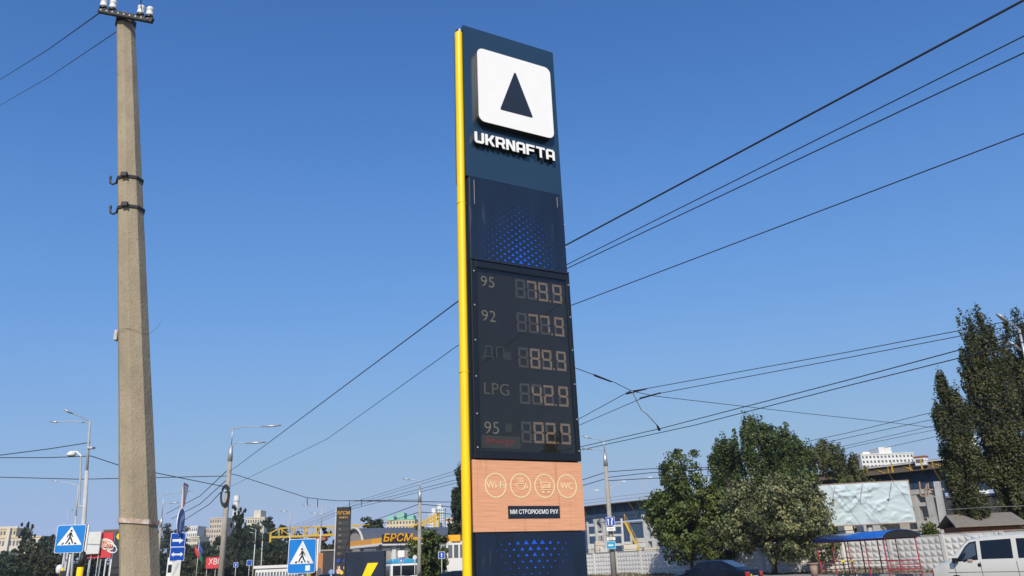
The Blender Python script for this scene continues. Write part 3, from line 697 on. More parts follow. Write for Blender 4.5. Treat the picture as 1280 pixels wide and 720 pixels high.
def blobset(seed, n, H0, H1, wid, taper=lambda t: 1, r=.5, sq=1.0):
    rg = np.random.default_rng(seed); out = []
    for i in range(n):
        t = (i + .5) / n; a = i * 2.4 + rg.uniform(-.4, .4); wr = wid * taper(t); rad_ = wr * rg.uniform(.35, .75)
        s = max(.35, wr * r * rg.uniform(.8, 1.2)); out.append((rad_ * math.cos(a), rad_ * math.sin(a), H0 + (H1 - H0) * t, s, s, s * sq))
    return out
egg = lambda t: math.sqrt(max(0, 1 - (2 * t * .93 - .86) ** 2)) * .85 + .22
lo1 = fp(3.05, 4.6); 
def H_of(px, py_, Y): return W(px, py_, Y).z
l1 = G(864, 71); H1 = H_of(845, 556, 71)
tree('linden_tree', 'full green linden by the fence, nearest to the pylon', l1, H1, 2.2, blobset(11, 18, 2.4, H1 - .8, 3.9, lambda t: (1.0 if t < .40 else 1.0 - (t - .40) * 1.15), .50) + [(-2.7, 0, H1 * .48, 1.4, 1.4, 1.4), (2.6, 0, H1 * .5, 1.3, 1.3, 1.4), (-.7, 0, H1 * .86, 1.0, 1.0, 1.2), (-.3, 0, H1 * .93, .6, .6, .7)], 24000, .25, 'leaf_linden', 21, .17, 'lindens along the fence', (-.15, 0), .7, fill=.55, per=65)
l2 = G(965, 63); H2 = H_of(960, 583, 63)
tree('linden_tree', 'broad pale-leaved linden in front of the fence beside the dark sedan', l2, H2, 1.9, blobset(12, 16, 2.2, H2 - .9, 4.4, lambda t: 1.0 if t < .55 else 1.0 - (t - .55) * 1.5, .44) + [(-3.4, .3, 3.4, 1.5, 1.5, 1.2), (3.2, 0, 3.4, 1.5, 1.5, 1.2), (2.4, 0, 5.2, 1.4, 1.4, 1.2)], 23000, .22, 'leaf_linden2', 22, .19, 'lindens along the fence', (.05, 0), .62, fill=.6, per=65)
# maples behind the fence
for i, (px, Y, tpy, wid, lb) in enumerate(((906, 104, 546, 1.9, 'left maple crown rising behind the lindens'), (948, 100, 517, 2.9, 'tallest maple crown rising behind the lindens'), (987, 102, 528, 2.5, 'right maple crown rising behind the lindens, next to the willow'))):
    g = G(px + 17, Y); h = H_of(px, tpy, Y)
    rg = np.random.default_rng(40 + i); bl = []
    for k in range(34):
        a = rg.uniform(0, 6.3); q = rg.uniform(.1, 1) ** .6; zz = h * rg.uniform(.36, .92); ww = wid * (1.2 - max(0, zz / h - .62) * 1.9)
        bl.append((ww * q * math.cos(a), ww * q * math.sin(a), zz, 1.0, 1.0, 1.9))
    bl += [(0, 0, h - 1.3, .5, .5, 1.6), (-wid * .45, 0, h - 2.0, .5, .5, 1.6), (wid * .5, 0, h - 2.4, .5, .5, 1.6), (-wid * .95, 0, h - 3.4, .5, .5, 1.5), (wid * .95, 0, h - 3.8, .5, .5, 1.5)]
    tree('maple_tree', lb, g, h, h * .35, bl, 24000, .30, 'leaf_maple', 60 + i, .25, 'maples behind the fence', (0, 0), .6, fill=.3, stretch=(.8, .8, 1.3), per=40)
gw = G(1064, 112); hw = H_of(1045, 545, 112)
tree('willow_tree', 'pale rounded willow behind the blank billboard', gw, hw, hw * .3, [(-.6 + 4.8 * math.cos(a) * q, 3.2 * math.sin(a) * q, hw * z, 2.1, 2.1, 2.3) for a, q, z in ((0, 1, .55), (1, .8, .72), (2.2, 1, .6), (3.2, 1.1, .55), (4, .7, .8), (5, 1, .68), (0, 0, .84), (1.5, .5, .84), (3.6, .9, .4), (.2, 1.1, .36))], 19000, .30, 'leaf_willow', 71, .3, 'trees behind the fence', fill=.4, sub=.6, stretch=(.6, .6, 1.5), per=40)
for i, (px, tpy, Y, wid, lb) in enumerate(((915, 612, 90, 2.4, 'low shrubby tree filling the gap between the two lindens'), (1022, 580, 92, 3.2, 'shrubby tree between the pale linden and the willow'), (1064, 592, 95, 4.2, 'leafy growth directly behind the left end of the blank billboard'))):
    g = G(px, Y); h = H_of(px, tpy, Y)
    tree('shrub_tree', lb, g, h, h * .2, blobset(80 + i, 9, h * .25, h * .88, wid, egg, .5), 5000, .40, 'leaf_maple', 81 + i, .15, 'trees behind the fence')
# Lombardy poplars
def poplar(label, px, Y, tops, py_base_w, nleaf, leaf, seed, group, m='leaf_poplar'):
    """tops: (px, py, half width in m) leaders of one tree"""
    g = G(px, Y); bl = []; rg = np.random.default_rng(seed); hmax = 0
    for tx, ty, hw_ in tops:
        tpv = W(tx, ty, Y); h = tpv.z; hmax = max(hmax, h); dx = tpv.x - g.x; n = max(7, int(h / 1.1))
        for k in range(n):
            t = (k + .5) / n; z = h * (.19 + .81 * t) - .4; wv = hw_ * (min(1, t * 3.2 + .35)) * (1 - max(0, t - .6) ** 1.5 * 2.2)
            a = k * 2.4; rr = wv * .55
            bl.append((dx * (.35 + .65 * t) + rr * math.cos(a), rr * math.sin(a), z, max(.3, wv * .5), max(.3, wv * .5), 1.5))
    return tree('poplar_tree', label, g, hmax, hmax * .12, bl, nleaf, leaf, m, seed, .28, group, (0, 0), .42, .5, fill=.3, stretch=(.62, .62, 1.7), per=34)
poplar('shorter slender poplar standing behind the shed, right of the blank billboard', 1220, 62, [(1178, 466, 1.6), (1181, 484, 1.65)], 0, 52000, .18, 101, 'poplars by the shed')
poplar('tall poplar behind the shed, left of the silver lamp', 1279, 64, [(1205, 394, 1.4), (1215, 387, 1.4), (1231, 394, 1.5), (1208, 430, 1.8), (1230, 440, 1.8)], 0, 80000, .19, 102, 'poplars by the shed')
poplar('tall poplar at the right frame edge behind the silver lamp', 1334, 66, [(1261, 389, 1.5), (1278, 393, 1.5), (1249, 420, 1.5), (1268, 440, 1.8), (1288, 410, 1.8)], 0, 80000, .19, 103, 'poplars by the shed')
poplar('tall poplar partly beyond the right frame edge', 1395, 68, [(1312, 395, 2.0), (1330, 410, 2.0)], 0, 22000, .26, 104, 'poplars by the shed')
poplar('dark poplar half hidden behind the yellow edge of the pylon', 577, 112, [(579, 586, 2.2), (573, 605, 1.6)], 0, 11000, .36, 105, 'poplars', 'leaf_far')
poplar('slim dark poplar beside the white chimney above the woodland', 300, 230, [(296, 632, 2.2), (303, 640, 2.5)], 0, 6000, .6, 106, 'poplars', 'leaf_far')
poplar('pair-crowned dark poplar above the pale hall at the far left', 32, 260, [(30, 654, 2.4), (37, 653, 2.4)], 0, 5000, .7, 107, 'poplars', 'leaf_far')
# small trees mid distance and far woodland, every tree its own
def rtree(lb, px, Y, tpy, wpx, m, seed, n=2600, name='broadleaf_tree', group='far trees'):
    g = G(px, Y); h = H_of(px, tpy, Y); wid = wpx * Y / 1021 / 2
    tree(name, lb, g, h, h * .18, blobset(seed, 13, h * .14, h * .88, wid * (1.45 if Y > 140 else 1), egg, .55), int(n * (1.7 if Y > 140 else 1)), max(.24, Y * .0028), m, seed, h * .018, group, sub=max(.5, wid * .3))
rtree('small roundish tree in front of the fuel station canopy', 532, 70, 652, 46, 'leaf_linden', 201, 7000)
rtree('low tree right of the middle lamp pole', 547, 72, 662, 28, 'leaf_linden', 202, 3000)
rtree('dark pyramidal tree behind the barrel roofed hall', 463, 150, 638, 27, 'leaf_far', 203, 4200)
rtree('dark tree behind the yellow gantry and black pylon', 403, 190, 652, 17, 'leaf_far', 204)
wood_px = [(205, 250, 664, 40, 0), (213, 300, 652, 38, 0), (232, 240, 690, 34, 1), (252, 300, 672, 30, 0), (262, 240, 684, 34, 0), (283, 260, 668, 36, 0), (297, 250, 655, 34, 0), (312, 270, 646, 34, 0), (330, 260, 645, 40, 0), (345, 240, 652, 32, 0), (338, 200, 672, 36, 0), (360, 230, 668, 36, 1), (378, 220, 672, 36, 0), (300, 190, 688, 40, 0), (350, 180, 690, 44, 1), (390, 200, 682, 36, 0), (408, 180, 680, 30, 1), (272, 180, 696, 36, 1), (246, 210, 702, 26, 1)]
for i, (px, Y, tpy, wp, c) in enumerate(wood_px):
    rtree(['dark', 'olive'][c] + ' tree of the woodland behind the road, ' + ['first', 'second', 'third', 'fourth', 'fifth', 'sixth', 'seventh', 'eighth', 'ninth', 'tenth', 'eleventh', 'twelfth', 'thirteenth', 'fourteenth', 'fifteenth', 'sixteenth', 'seventeenth', 'eighteenth', 'nineteenth'][sorted(range(len(wood_px)), key=lambda j: wood_px[j][0]).index(i)] + ' from the left', px, Y, tpy, wp, ['leaf_far', 'leaf_far2'][c], 300 + i, 3000)
for i, (px, Y, tpy, wp, c, lb) in enumerate(((54, 210, 663, 26, 0, 'dark round tree left of the crossing sign'), (6, 200, 684, 30, 0, 'dark tree at the far left edge before the pale hall'), (22, 190, 690, 34, 0, 'dark green tree before the pale hall'), (34, 180, 673, 24, 1, 'olive tree in front of the pale hall'), (47, 170, 690, 30, 1, 'low olive tree behind two small lamps'), (64, 190, 672, 26, 0, 'dark tree touching the left edge of the crossing sign'), (66, 160, 692, 30, 1, 'low olive tree below the crossing sign'), (82, 180, 680, 26, 0, 'dark tree behind the left crossing sign'), (14, 150, 704, 34, 0, 'low dark shrub at the bottom left corner'), (110, 190, 690, 36, 0, 'dark tree behind the left crossing sign post'), (130, 200, 695, 40, 0, 'dark tree behind the red hoarding'))):
    rtree(lb, px, Y, tpy, wp, ['leaf_far', 'leaf_far2'][c], 400 + i, 3000)

# ------------------------------------------------------------------ crane runway behind the fence
RA, RB = W(735, 632, 157), W(1165, 584, 108.5); DZ = 11.6
ru = Vector((RB.x - RA.x, RB.y - RA.y, 0)); RL = ru.length; ru.normalize()
rw = thing('crane_runway', 'elevated blue crane runway with yellow railings on white concrete columns behind the fence', 'crane runway', (RA.x, RA.y, 0), math.atan2(ru.y, ru.x))
X0, X1 = -30, RL + 40
MB().box((X0, -.4, DZ - 2.1), (X1, .4, DZ - .12)).build('girder', 'girder', rw)
fl = MB(); fl.box((X0, -.9, DZ - .12), (X1, .9, DZ + .02)); fl.box((X0, -.7, DZ - 2.25), (X1, .7, DZ - 2.1))
for k in range(int((X1 - X0) / 2.2)): fl.box((X0 + k * 2.2, -.55, DZ - 2.09), (X0 + k * 2.2 + .06, -.401, DZ - .13))
fl.build('girder_flange', 'girder', rw)
MB().box((X0, -2.0, DZ + .03), (X1, -.5, DZ + .12)).build('walkway', 'rust_deck', rw)
MB().box((X0, -.1, DZ + .13), (X1, .1, DZ + .32)).build('rail', 'rust_deck', rw)
nb = int((X1 - X0) / 3.0)
for k in range(nb):
    x = X0 + k * 3.0
    MB().beam((x, -1.95, DZ + .1), (x, -1.95, DZ + 1.25), .07, .07).build('railing_post', 'yel_steel' if x > RL * .5 else 'grey_steel', rw)
    if k % 2 == 0: MB().add([(x - .08, -1.9, DZ), (x + .08, -1.9, DZ), (x + .08, -.42, DZ - 1.5), (x - .08, -.42, DZ - 1.5), (x - .08, -1.9, DZ + .03), (x + .08, -1.9, DZ + .03), (x + .08, -.42, DZ - 1.3), (x - .08, -.42, DZ - 1.3)], [(0, 1, 2, 3), (4, 5, 6, 7), (0, 3, 7, 4), (1, 2, 6, 5), (0, 1, 5, 4), (2, 3, 7, 6)]).build('bracket', 'yel_steel', rw)
hr = MB(); 
for z in (.65, 1.22): hr.beam((X0, -1.95, DZ + z), (X1, -1.95, DZ + z), .05, .05)
hr.build('handrail', 'rust_deck', rw)
for k in range(-2, 9):
    x = 3 + k * 12.0
    cm = MB()
    for dx in (-.9, .9): cm.box((x + dx - .35, -.5, 0), (x + dx + .35, .5, DZ - 3.0))
    for z in (2.2, 4.6, 7.0): cm.box((x - .55, -.35, z), (x + .55, .35, z + .5))
    cm.box((x - 1.4, -.6, DZ - 2.999), (x + 1.4, .6, DZ - 2.255))
    cm.build('column', 'white_conc', rw, bevel=.04)
# second girder line further back, seen under the first
MB().box((X0, 15.6, DZ - 2.1), (X1, 16.4, DZ - .4)).build('girder', 'girder', rw)
rw2 = MB()
for k in range(-2, 9): rw2.box((3 + k * 12 - .5, 15.5, 0), (3 + k * 12 + .5, 16.5, DZ - 2.11))
for k in range(-2, 9): MB().box((3 + k * 12 - .5, 15.5, 0), (3 + k * 12 + .5, 16.5, DZ - 2.11)).build('column', 'white_conc', rw)
GX = RL * .50
lat = MB(); lat.box((GX, 1.0, DZ + .1), (X1, 1.08, DZ + 1.25)); lat.build('gallery_screen', 'rust_deck', rw)
MB().box((GX - .5, .6, DZ + 1.26), (X1, 1.4, DZ + 1.5)).build('gallery_beam', 'white_conc', rw)
gk = 0; x = GX
while x < X1:
    MB().beam((x, -1.9, DZ + .1), (x, -1.9, DZ + 1.5), .16, .16).build('gallery_post', 'yel_steel', rw); MB().beam((x + .1, .95, DZ + 1.2), (x + 2.0, .95, DZ + .2), .1, .1).build('gallery_brace', 'yel_steel', rw); x += 4.0
# lamps on the walkway
for i, (a, b_, c) in enumerate((((763, 622), (764, 610), (779, 602)), ((734, 620), (735, 617), (745, 613)), ((803, 612), (803, 599), (812, 597)), ((788, 618), (800, 618), (790, 616)))):
    Y = 150 - i * 3
    if i == 3: continue
    o = thing('runway_lamp', ['arm lamp on the runway right of the lane sign pole', 'arm lamp on the runway close to the pylon', 'arm lamp on the runway left of the first linden'][i], 'lamp', W(*a, Y), 0, 'lamps on the runway')
    p0 = W(*a, Y); MB().path([Vector((0, 0, 0)), W(*b_, Y) - p0, W(*c, Y) - p0], .07, 6).build('post', 'white_conc', o)
    e = W(*c, Y) - p0; MB().box((-.3, -.2, -.08), (.5, .2, .1), Matrix.Translation(e)).build('lamp_head', 'white', o, bevel=.05)
# operator cab / trolley on the rail at the right
tr_ = thing('crane_trolley', 'small white and rust cab riding on the runway near the small poplar', 'cab', W(1152, 577, 110), math.atan2(ru.y, ru.x))
MB().box((-.7, -.6, -.6), (.7, .6, .5)).build('cab_body', 'white', tr_, bevel=.05); MB().box((-.8, -.7, .51), (.8, .7, .75)).build('cab_roof', 'red_roof', tr_, bevel=.05); MB().box((-.5, -.62, -.2), (.5, -.605, .3)).build('window', 'win_dark', tr_)
# tilted concrete wall and leaning prop under the runway end
wl = thing('concrete_wall', 'tall grey concrete wall panel under the runway, right of the billboard', 'wall', G(1172, 113))
p_ = wl.location
for i in range(3):
    a = W(1143, 612 + i * 18, 113) - p_; b_ = W(1180, 611 + i * 18, 113) - p_; c = W(1180, 628 + i * 18, 113) - p_
    MB().box((a.x, 0, max(0, c.z + .03)), (b_.x, .5, a.z)).build('panel', 'conc_grey', wl, bevel=.03)
pr = thing('concrete_prop', 'leaning white concrete prop beside the grey wall panel', 'concrete prop', G(1184, 100))
p_ = pr.location
MB().tube((0, 0, 0), W(1171, 602, 100) - p_, .55, .45, 4).build('shaft', 'white_conc', pr); MB().box((-.9, -.9, 0), (.9, .9, .5)).build('foot', 'white_conc', pr, bevel=.05)
tl = thing('rusty_frame', 'rusty red steel frame beneath the runway girder above the wall panel', 'steel frame', W(1150, 620, 104))
mbf = MB()
for a, b_ in (((1149, 602), (1151, 620)), ((1151, 620), (1160, 620)), ((1160, 604), (1160, 620)), ((1154, 612), (1166, 612)), ((1158, 605), (1156, 620))): mbf.beam(W(*a, 103.3) - tl.location, W(*b_, 103.3) - tl.location, .16, .16)
mbf.build('frame', 'rust', tl)
# precast yard clutter behind the fence
def yard_box(name, label, cat, x0, x1, y0, y1, Y, m, depth=1.0, extra=None, group=None):
    a = W(x0, y1, Y); b = W(x1, y0, Y); a.z = max(a.z, 0); o = thing(name, label, cat, (a.x, Y, 0), 0, group)
    w_, h_ = b.x - a.x, b.z
    return o, w_, h_, a.z
yk = [(736, 746, 652, 700, 108, 'first white ladder-like precast frame by the pylon'), (747, 756, 656, 700, 106, 'second white precast frame'), (766, 778, 648, 700, 112, 'tall white precast frame right of the lane sign pole'), (779, 790, 668, 700, 104, 'low white precast frame by the stair')]
for (x0, x1, y0, y1, Y, lb) in yk:
    o, w_, h_, zb = yard_box('precast_frame', lb + ' behind the fence', 'concrete frame', x0, x1, y0, y1, Y, 'white_conc', group='precast frames in the yard')
    for dx in (0, w_ - .28): MB().box((dx, 0, 0), (dx + .28, .35, h_)).build('upright', 'white_conc', o, bevel=.02)
    z = 1.0
    while z < h_ - .3:
        MB().box((.285, .02, z), (w_ - .285, .3, z + .3)).build('rung', 'white_conc', o); z += 1.25
for i, (x0, x1, y0, y1, Y, m) in enumerate(((737, 744, 680, 700, 100, 'white_conc'), (746, 754, 676, 700, 98, 'pink_wall'), (752, 760, 684, 700, 97, 'white_conc'), (758, 766, 664, 700, 120, 'conc_grey'), (781, 796, 680, 700, 97, 'cream_wall'), (798, 806, 672, 700, 110, 'white_conc'), (806, 820, 684, 702, 100, 'pink_wall'), (895, 912, 683, 700, 98, 'conc_grey'), (1060, 1066, 655, 680, 72, 'cream_wall'), (1084, 1089, 655, 680, 73, 'white_conc'), (1095, 1100, 656, 680, 73, 'white_conc'))):
    o, w_, h_, zb = yard_box('concrete_block_stack', ['pale slab stack against the pylon', 'beige slab stack in the yard', 'low slab stack behind the lane sign', 'grey slab stack under the girder', 'cream cabin-like block stack below the stair', 'white slab stack left of the first linden', 'beige block stack behind the linden foliage', 'grey block stack between the linden trunks', 'cream block stack below the billboard, leftmost', 'white block stack below the billboard, middle', 'white block stack below the billboard, rightmost'][i], 'slab stack', x0, x1, y0, y1, Y, m, group='slab stacks in the yard')
    nlev = max(3, int(h_ / .55)); hh_ = h_ / nlev
    for k in range(nlev):
        j = rnd.uniform(-.12, .12)
        MB().box((j, j * .5, k * hh_ + .02), (w_ + j, 1.6 + j, (k + 1) * hh_ - .03)).build('slab', m, o, bevel=.02)
# long concrete store hall closing the yard behind the runway
yh = thing('yard_hall', 'dark blue yard hall seen between the runway columns behind the fence', 'building', G(712, 215), R_(-28))
MB().box((-10, 0, 0), (44, 12, 10.4)).build('wall', 'girder', yh); MB().box((-10.2, -.3, 10.41), (44.2, 12.3, 10.8)).build('roof', 'dark_roof', yh)
for k in range(16): MB().box((-9 + k * 3.3, -.16, 0), (-8.6 + k * 3.3, -.01, 10.2)).build('pilaster', 'girder', yh)
# diagonal yard stair
st = thing('steel_stair', 'beige steel stair slanting down under the crane runway', 'stair', G(790, 108)); p_ = st.location
a, b_ = W(781, 652, 108) - p_, W(800, 690, 108) - p_
for dy in (0, .9): MB().beam(a + Vector((0, dy, 0)), b_ + Vector((0, dy, 0)), .08, .3).build('stringer', 'yel_steel', st)
for k in range(12):
    c = a.lerp(b_, (k + .5) / 12); MB().box((c.x - .14, .05, c.z), (c.x + .14, .85, c.z + .05)).build('tread', 'cream_wall', st)
for k in range(5):
    c = a.lerp(b_, k / 4); MB().beam(c, c + Vector((0, 0, 1)), .05, .05).build('railing_post', 'yel_steel', st)
MB().beam(a + Vector((0, 0, 1)), b_ + Vector((0, 0, 1)), .05, .05).build('handrail', 'yel_steel', st)
# far dark hall under the runway at the right
hl = thing('dark_hall', 'dark industrial hall seen beneath the runway and behind the billboard', 'building', G(1085, 128), R_(-30))
MB().box((-24, 0, 0), (26, 14, 8.6)).build('wall', 'cabin', hl); MB().box((-24.3, -.3, 8.61), (26.3, 14.3, 8.9)).build('roof', 'dark_roof', hl)
for k in range(14): MB().box((-22 + k * 3.4, -.08, 1), (-20.6 + k * 3.4, -.01, 6)).build('pilaster', 'conc_grey', hl)
# shed with brick wall and slate roof
sh = thing('brick_shed', 'low brick shed with mossy slate roof behind the fence under the poplars', 'shed', G(1240, 60), R_(-12)); p_ = sh.location
zt = W(1240, 655.5, 60).z; zr = W(1240, 645, 62).z
MB().box((-1.9, 0, 0), (2.2, 4, zt - .05)).build('wall', 'brick', sh)
bk = MB(); 
MB().add([(-2.3, -.45, zt - .12), (2.6, -.45, zt - .12), (2.5, 2, zr + .1), (-2.1, 2, zr + .1), (-2.3, -.45, zt), (2.6, -.45, zt), (2.5, 2, zr + .22), (-2.1, 2, zr + .22)], [(4, 5, 6, 7), (0, 3, 2, 1), (0, 1, 5, 4), (1, 2, 6, 5), (2, 3, 7, 6), (3, 0, 4, 7)]).build('roof', 'slate', sh)
MB().add([(-2.3, 4.45, zt - .12), (2.6, 4.45, zt - .12), (2.5, 2.01, zr + .1), (-2.1, 2.01, zr + .1), (-2.3, 4.45, zt), (2.6, 4.45, zt), (2.5, 2.01, zr + .22), (-2.1, 2.01, zr + .22)], [(7, 6, 5, 4), (1, 2, 3, 0), (4, 5, 1, 0), (5, 6, 2, 1), (7, 4, 0, 3)]).build('roof', 'slate', sh)
MB().box((.2, -.03, zt - .75), (1.9, -.005, zt - .2)).build('panel', 'brick', sh)
ws = thing('low_white_shed', 'low pale flat roofed shed just behind the fence, right of the shelter', 'shed', G(1143, 62), R_(-20)); z_ = W(1143, 664, 62).z
MB().box((-1.7, 0, 0), (1.9, 3, z_)).build('wall', 'white_wall', ws); MB().box((-1.8, -.15, z_ + .003), (2.0, 3.1, z_ + .13)).build('roof', 'conc_grey', ws); MB().box((-.25, -.02, z_ - .42), (.3, -.005, z_ - .16)).build('window', 'win_dark', ws)
rtree('small bright green shrub behind the fence below the concrete prop', 1170, 61, 648, 24, 'leaf_linden', 501, 1500, 'shrub', 'shrubs')
rtree('dark shrub behind the brick shed between the poplars', 1222, 66, 628, 40, 'leaf_maple', 502, 2500, 'shrub', 'shrubs')

# ------------------------------------------------------------------ blank billboard
BY = 63; bl_, br_ = W(1031, 657.5, BY), W(1145, 654.5, BY - 1.2)
bw = (br_ - bl_); bw.z = 0; BW = bw.length; zb_ = bl_.z; zt_ = W(1023.5, 607, BY).z
bb = thing('billboard', 'large blank billboard with crumpled silvery sheet above the bus shelter', 'billboard', (bl_.x, bl_.y, 0), math.atan2(bw.y, bw.x))
nx, nz = 90, 44; v = []; rg = np.random.default_rng(9)
gx, gz = np.meshgrid(np.linspace(0, BW, nx), np.linspace(zb_, zt_, nz))
hgt = np.zeros_like(gx)
for _ in range(80):
    cx, cz = rg.uniform(0, BW), rg.uniform(zb_, zt_); an = rg.choice([rg.normal(.7, .35), rg.normal(2.5, .4)]); L, wd = rg.uniform(.25, 1.0), rg.uniform(.05, .13)
    u = (gx - cx) * math.cos(an) + (gz - cz) * math.sin(an); q_ = -(gx - cx) * math.sin(an) + (gz - cz) * math.cos(an)
    hgt += rg.uniform(.03, .085) * rg.choice([1, 1, -1]) * np.exp(-(u / L) ** 2) / (1 + (q_ / wd) ** 2)
edge = np.clip(np.minimum(np.minimum(gx, BW - gx), np.minimum(gz - zb_, zt_ - gz)) / .35, 0, 1)
hgt *= edge
vs = [(float(a), float(-.10 - abs(h) * 1.0 - h * .6), float(c)) for a, h, c in zip(gx.ravel(), hgt.ravel(), gz.ravel())]
MB().add(vs, [(j * nx + i, j * nx + i + 1, (j + 1) * nx + i + 1, (j + 1) * nx + i) for j in range(nz - 1) for i in range(nx - 1)]).build('sheet', 'banner', bb, True)
MB().box((.0, -.06, zb_), (BW, .12, zt_)).build('backing', 'conc_grey', bb)
f_ = MB(); t = .07
f_.box((-t, -.12, zb_ - t), (BW + t, .14, zb_ - .002)); f_.box((-t, -.12, zt_ + .002), (BW + t, .14, zt_ + t)); f_.box((-t, -.12, zb_), (-.002, .14, zt_)); f_.box((BW + .002, -.12, zb_), (BW + t, .14, zt_))
f_.build('frame', 'rust', bb)
for x in (BW * .12, BW * .43, BW * .75):
    MB().path([Vector((x + .5, -.1, zt_ + .08)), Vector((x + .1, -1.0, zt_ - .75))], .025, 6).build('lamp_arm', 'grey_steel', bb)
    MB().box((x - .05, -1.06, zt_ - .80), (x + .14, -.94, zt_ - .74)).build('spotlight', 'grey_steel', bb, bevel=.02)
MB().tube((BW * .5, .35, 0), (BW * .5, .35, zt_ - .3), .22, .2, 12).build('post', 'grey_steel', bb, True)

# ------------------------------------------------------------------ bus shelter
SY = 54.0
sl_, sr_ = G(1027, 57.5), G(1111, 49.5); su = (sr_ - sl_); SL = su.length; su.normalize()
bs = thing('bus_shelter', 'bus stop shelter with curved blue roof and red tube frame', 'bus shelter', sl_, math.atan2(su.y, su.x))
ZT = 2.25
def arc_roof(n=12, r0=1.0, rise=.46):
    return [(-math.cos(math.pi * i / n) * 1.25 + .85, ZT + .04 + math.sin(math.pi * i / n) * rise) for i in range(n + 1)]
pr_ = arc_roof(); m2 = MB(); vs = []
for x in (-.35, SL + .25):
    vs += [(x, y, z) for y, z in pr_] + [(x, y, z - .02) for y, z in pr_]
k = len(pr_); fs = []
for i in range(k - 1):
    fs += [(i, i + 1, 2 * k + i + 1, 2 * k + i), (k + i, 3 * k + i, 3 * k + i + 1, k + i + 1), (i, k + i, k + i + 1, i + 1), (2 * k + i, 2 * k + i + 1, 3 * k + i + 1, 3 * k + i)]
m2.add(vs, fs).build('roof', 'roof_blue', bs, True)
for x in (-.3, SL + .2): MB().add([(x, y, z - .025) for y, z in pr_], [tuple(range(k))]).build('end_panel', 'black', bs)
npst = 5
for i in range(npst):
    x = SL * i / (npst - 1)
    for y in (-.25, 1.85):
        MB().tube((x, y, 0), (x, y, ZT + .02), .035, .035, 8).build('post', 'red_frame', bs)
    MB().beam((x, -.25, ZT - .02), (x, 1.85, ZT - .02), .05, .05).build('cross_tube', 'red_frame', bs)
for y in (-.25, 1.85):
    MB().tube((-.2, y, ZT), (SL + .2, y, ZT), .035, .035, 8).build('roof_tube', 'red_frame', bs)
for z in (.95, .55, .45): MB().tube((0, 1.85, z), (SL, 1.85, z), .03, .03, 8).build('back_rail', 'red_frame', bs)
for x in (0, SL):
    for z in (.95, .72, .45): MB().tube((x, -.25, z), (x, 1.85, z), .028, .028, 8).build('side_rail', 'red_frame', bs)
for k2 in range(4): MB().box((SL * .45, 1.15 + k2 * .12, .44), (SL - .15, 1.25 + k2 * .12, .48)).build('bench_slat', 'red_frame', bs)
for x in (SL * .5, SL * .75, SL - .3):
    for y in (1.2, 1.6): MB().tube((x, y, 0), (x, y, .435), .02, .02, 8).build('bench_leg', 'red_frame', bs)
# litter bin and electric scooter by the shelter
lb_ = thing('litter_bin', 'rusty tapered litter bin standing left of the bus shelter', 'litter bin', G(1014, 55))
MB().lathe([(.20, 0), (.27, .85), (.24, .85), (.18, .1)], 14).build('bin_body', 'rust', lb_, True); MB().lathe([(.32, .84), (.34, .92), (.29, .95)], 14).build('bin_rim', 'rust', lb_, True)
sc = thing('kick_scooter', 'dark electric kick scooters handlebar and stem under the shelter roof', 'scooter', G(1058, 53), R_(15))
MB().box((-.55, -.08, .14), (.35, .08, .2)).build('deck', 'black_steel', sc, bevel=.02)
MB().path([Vector((.42, 0, .15)), Vector((.36, 0, .3)), Vector((.25, 0, 1.18))], .03, 8).build('stem', 'black_steel', sc)
MB().path([Vector((.18, -.3, 1.22)), Vector((.25, 0, 1.18)), Vector((.22, .3, 1.2))], .02, 8).build('handlebar', 'black_steel', sc)
for x in (.45, -.58): 
    wh = MB().tube((x, -.03, .12), (x, .03, .12), .12, .12, 16).build('wheel', 'tyre', sc)
    MB().tube((x, -.032, .12), (x, .032, .12), .06, .06, 12).build('rim', 'grey_steel', wh)
MB().box((.2, -.1, .95), (.26, .1, 1.08)).build('tag', 'sticker', sc)
sc2 = copy_tree(sc); sc2.location = G(1051, 53.5); sc2.rotation_euler.z = R_(60); sc2['label'] = 'second dark electric scooter with yellow tag, left of the other scooter'
sc['group'] = sc2['group'] = 'scooters at the shelter'

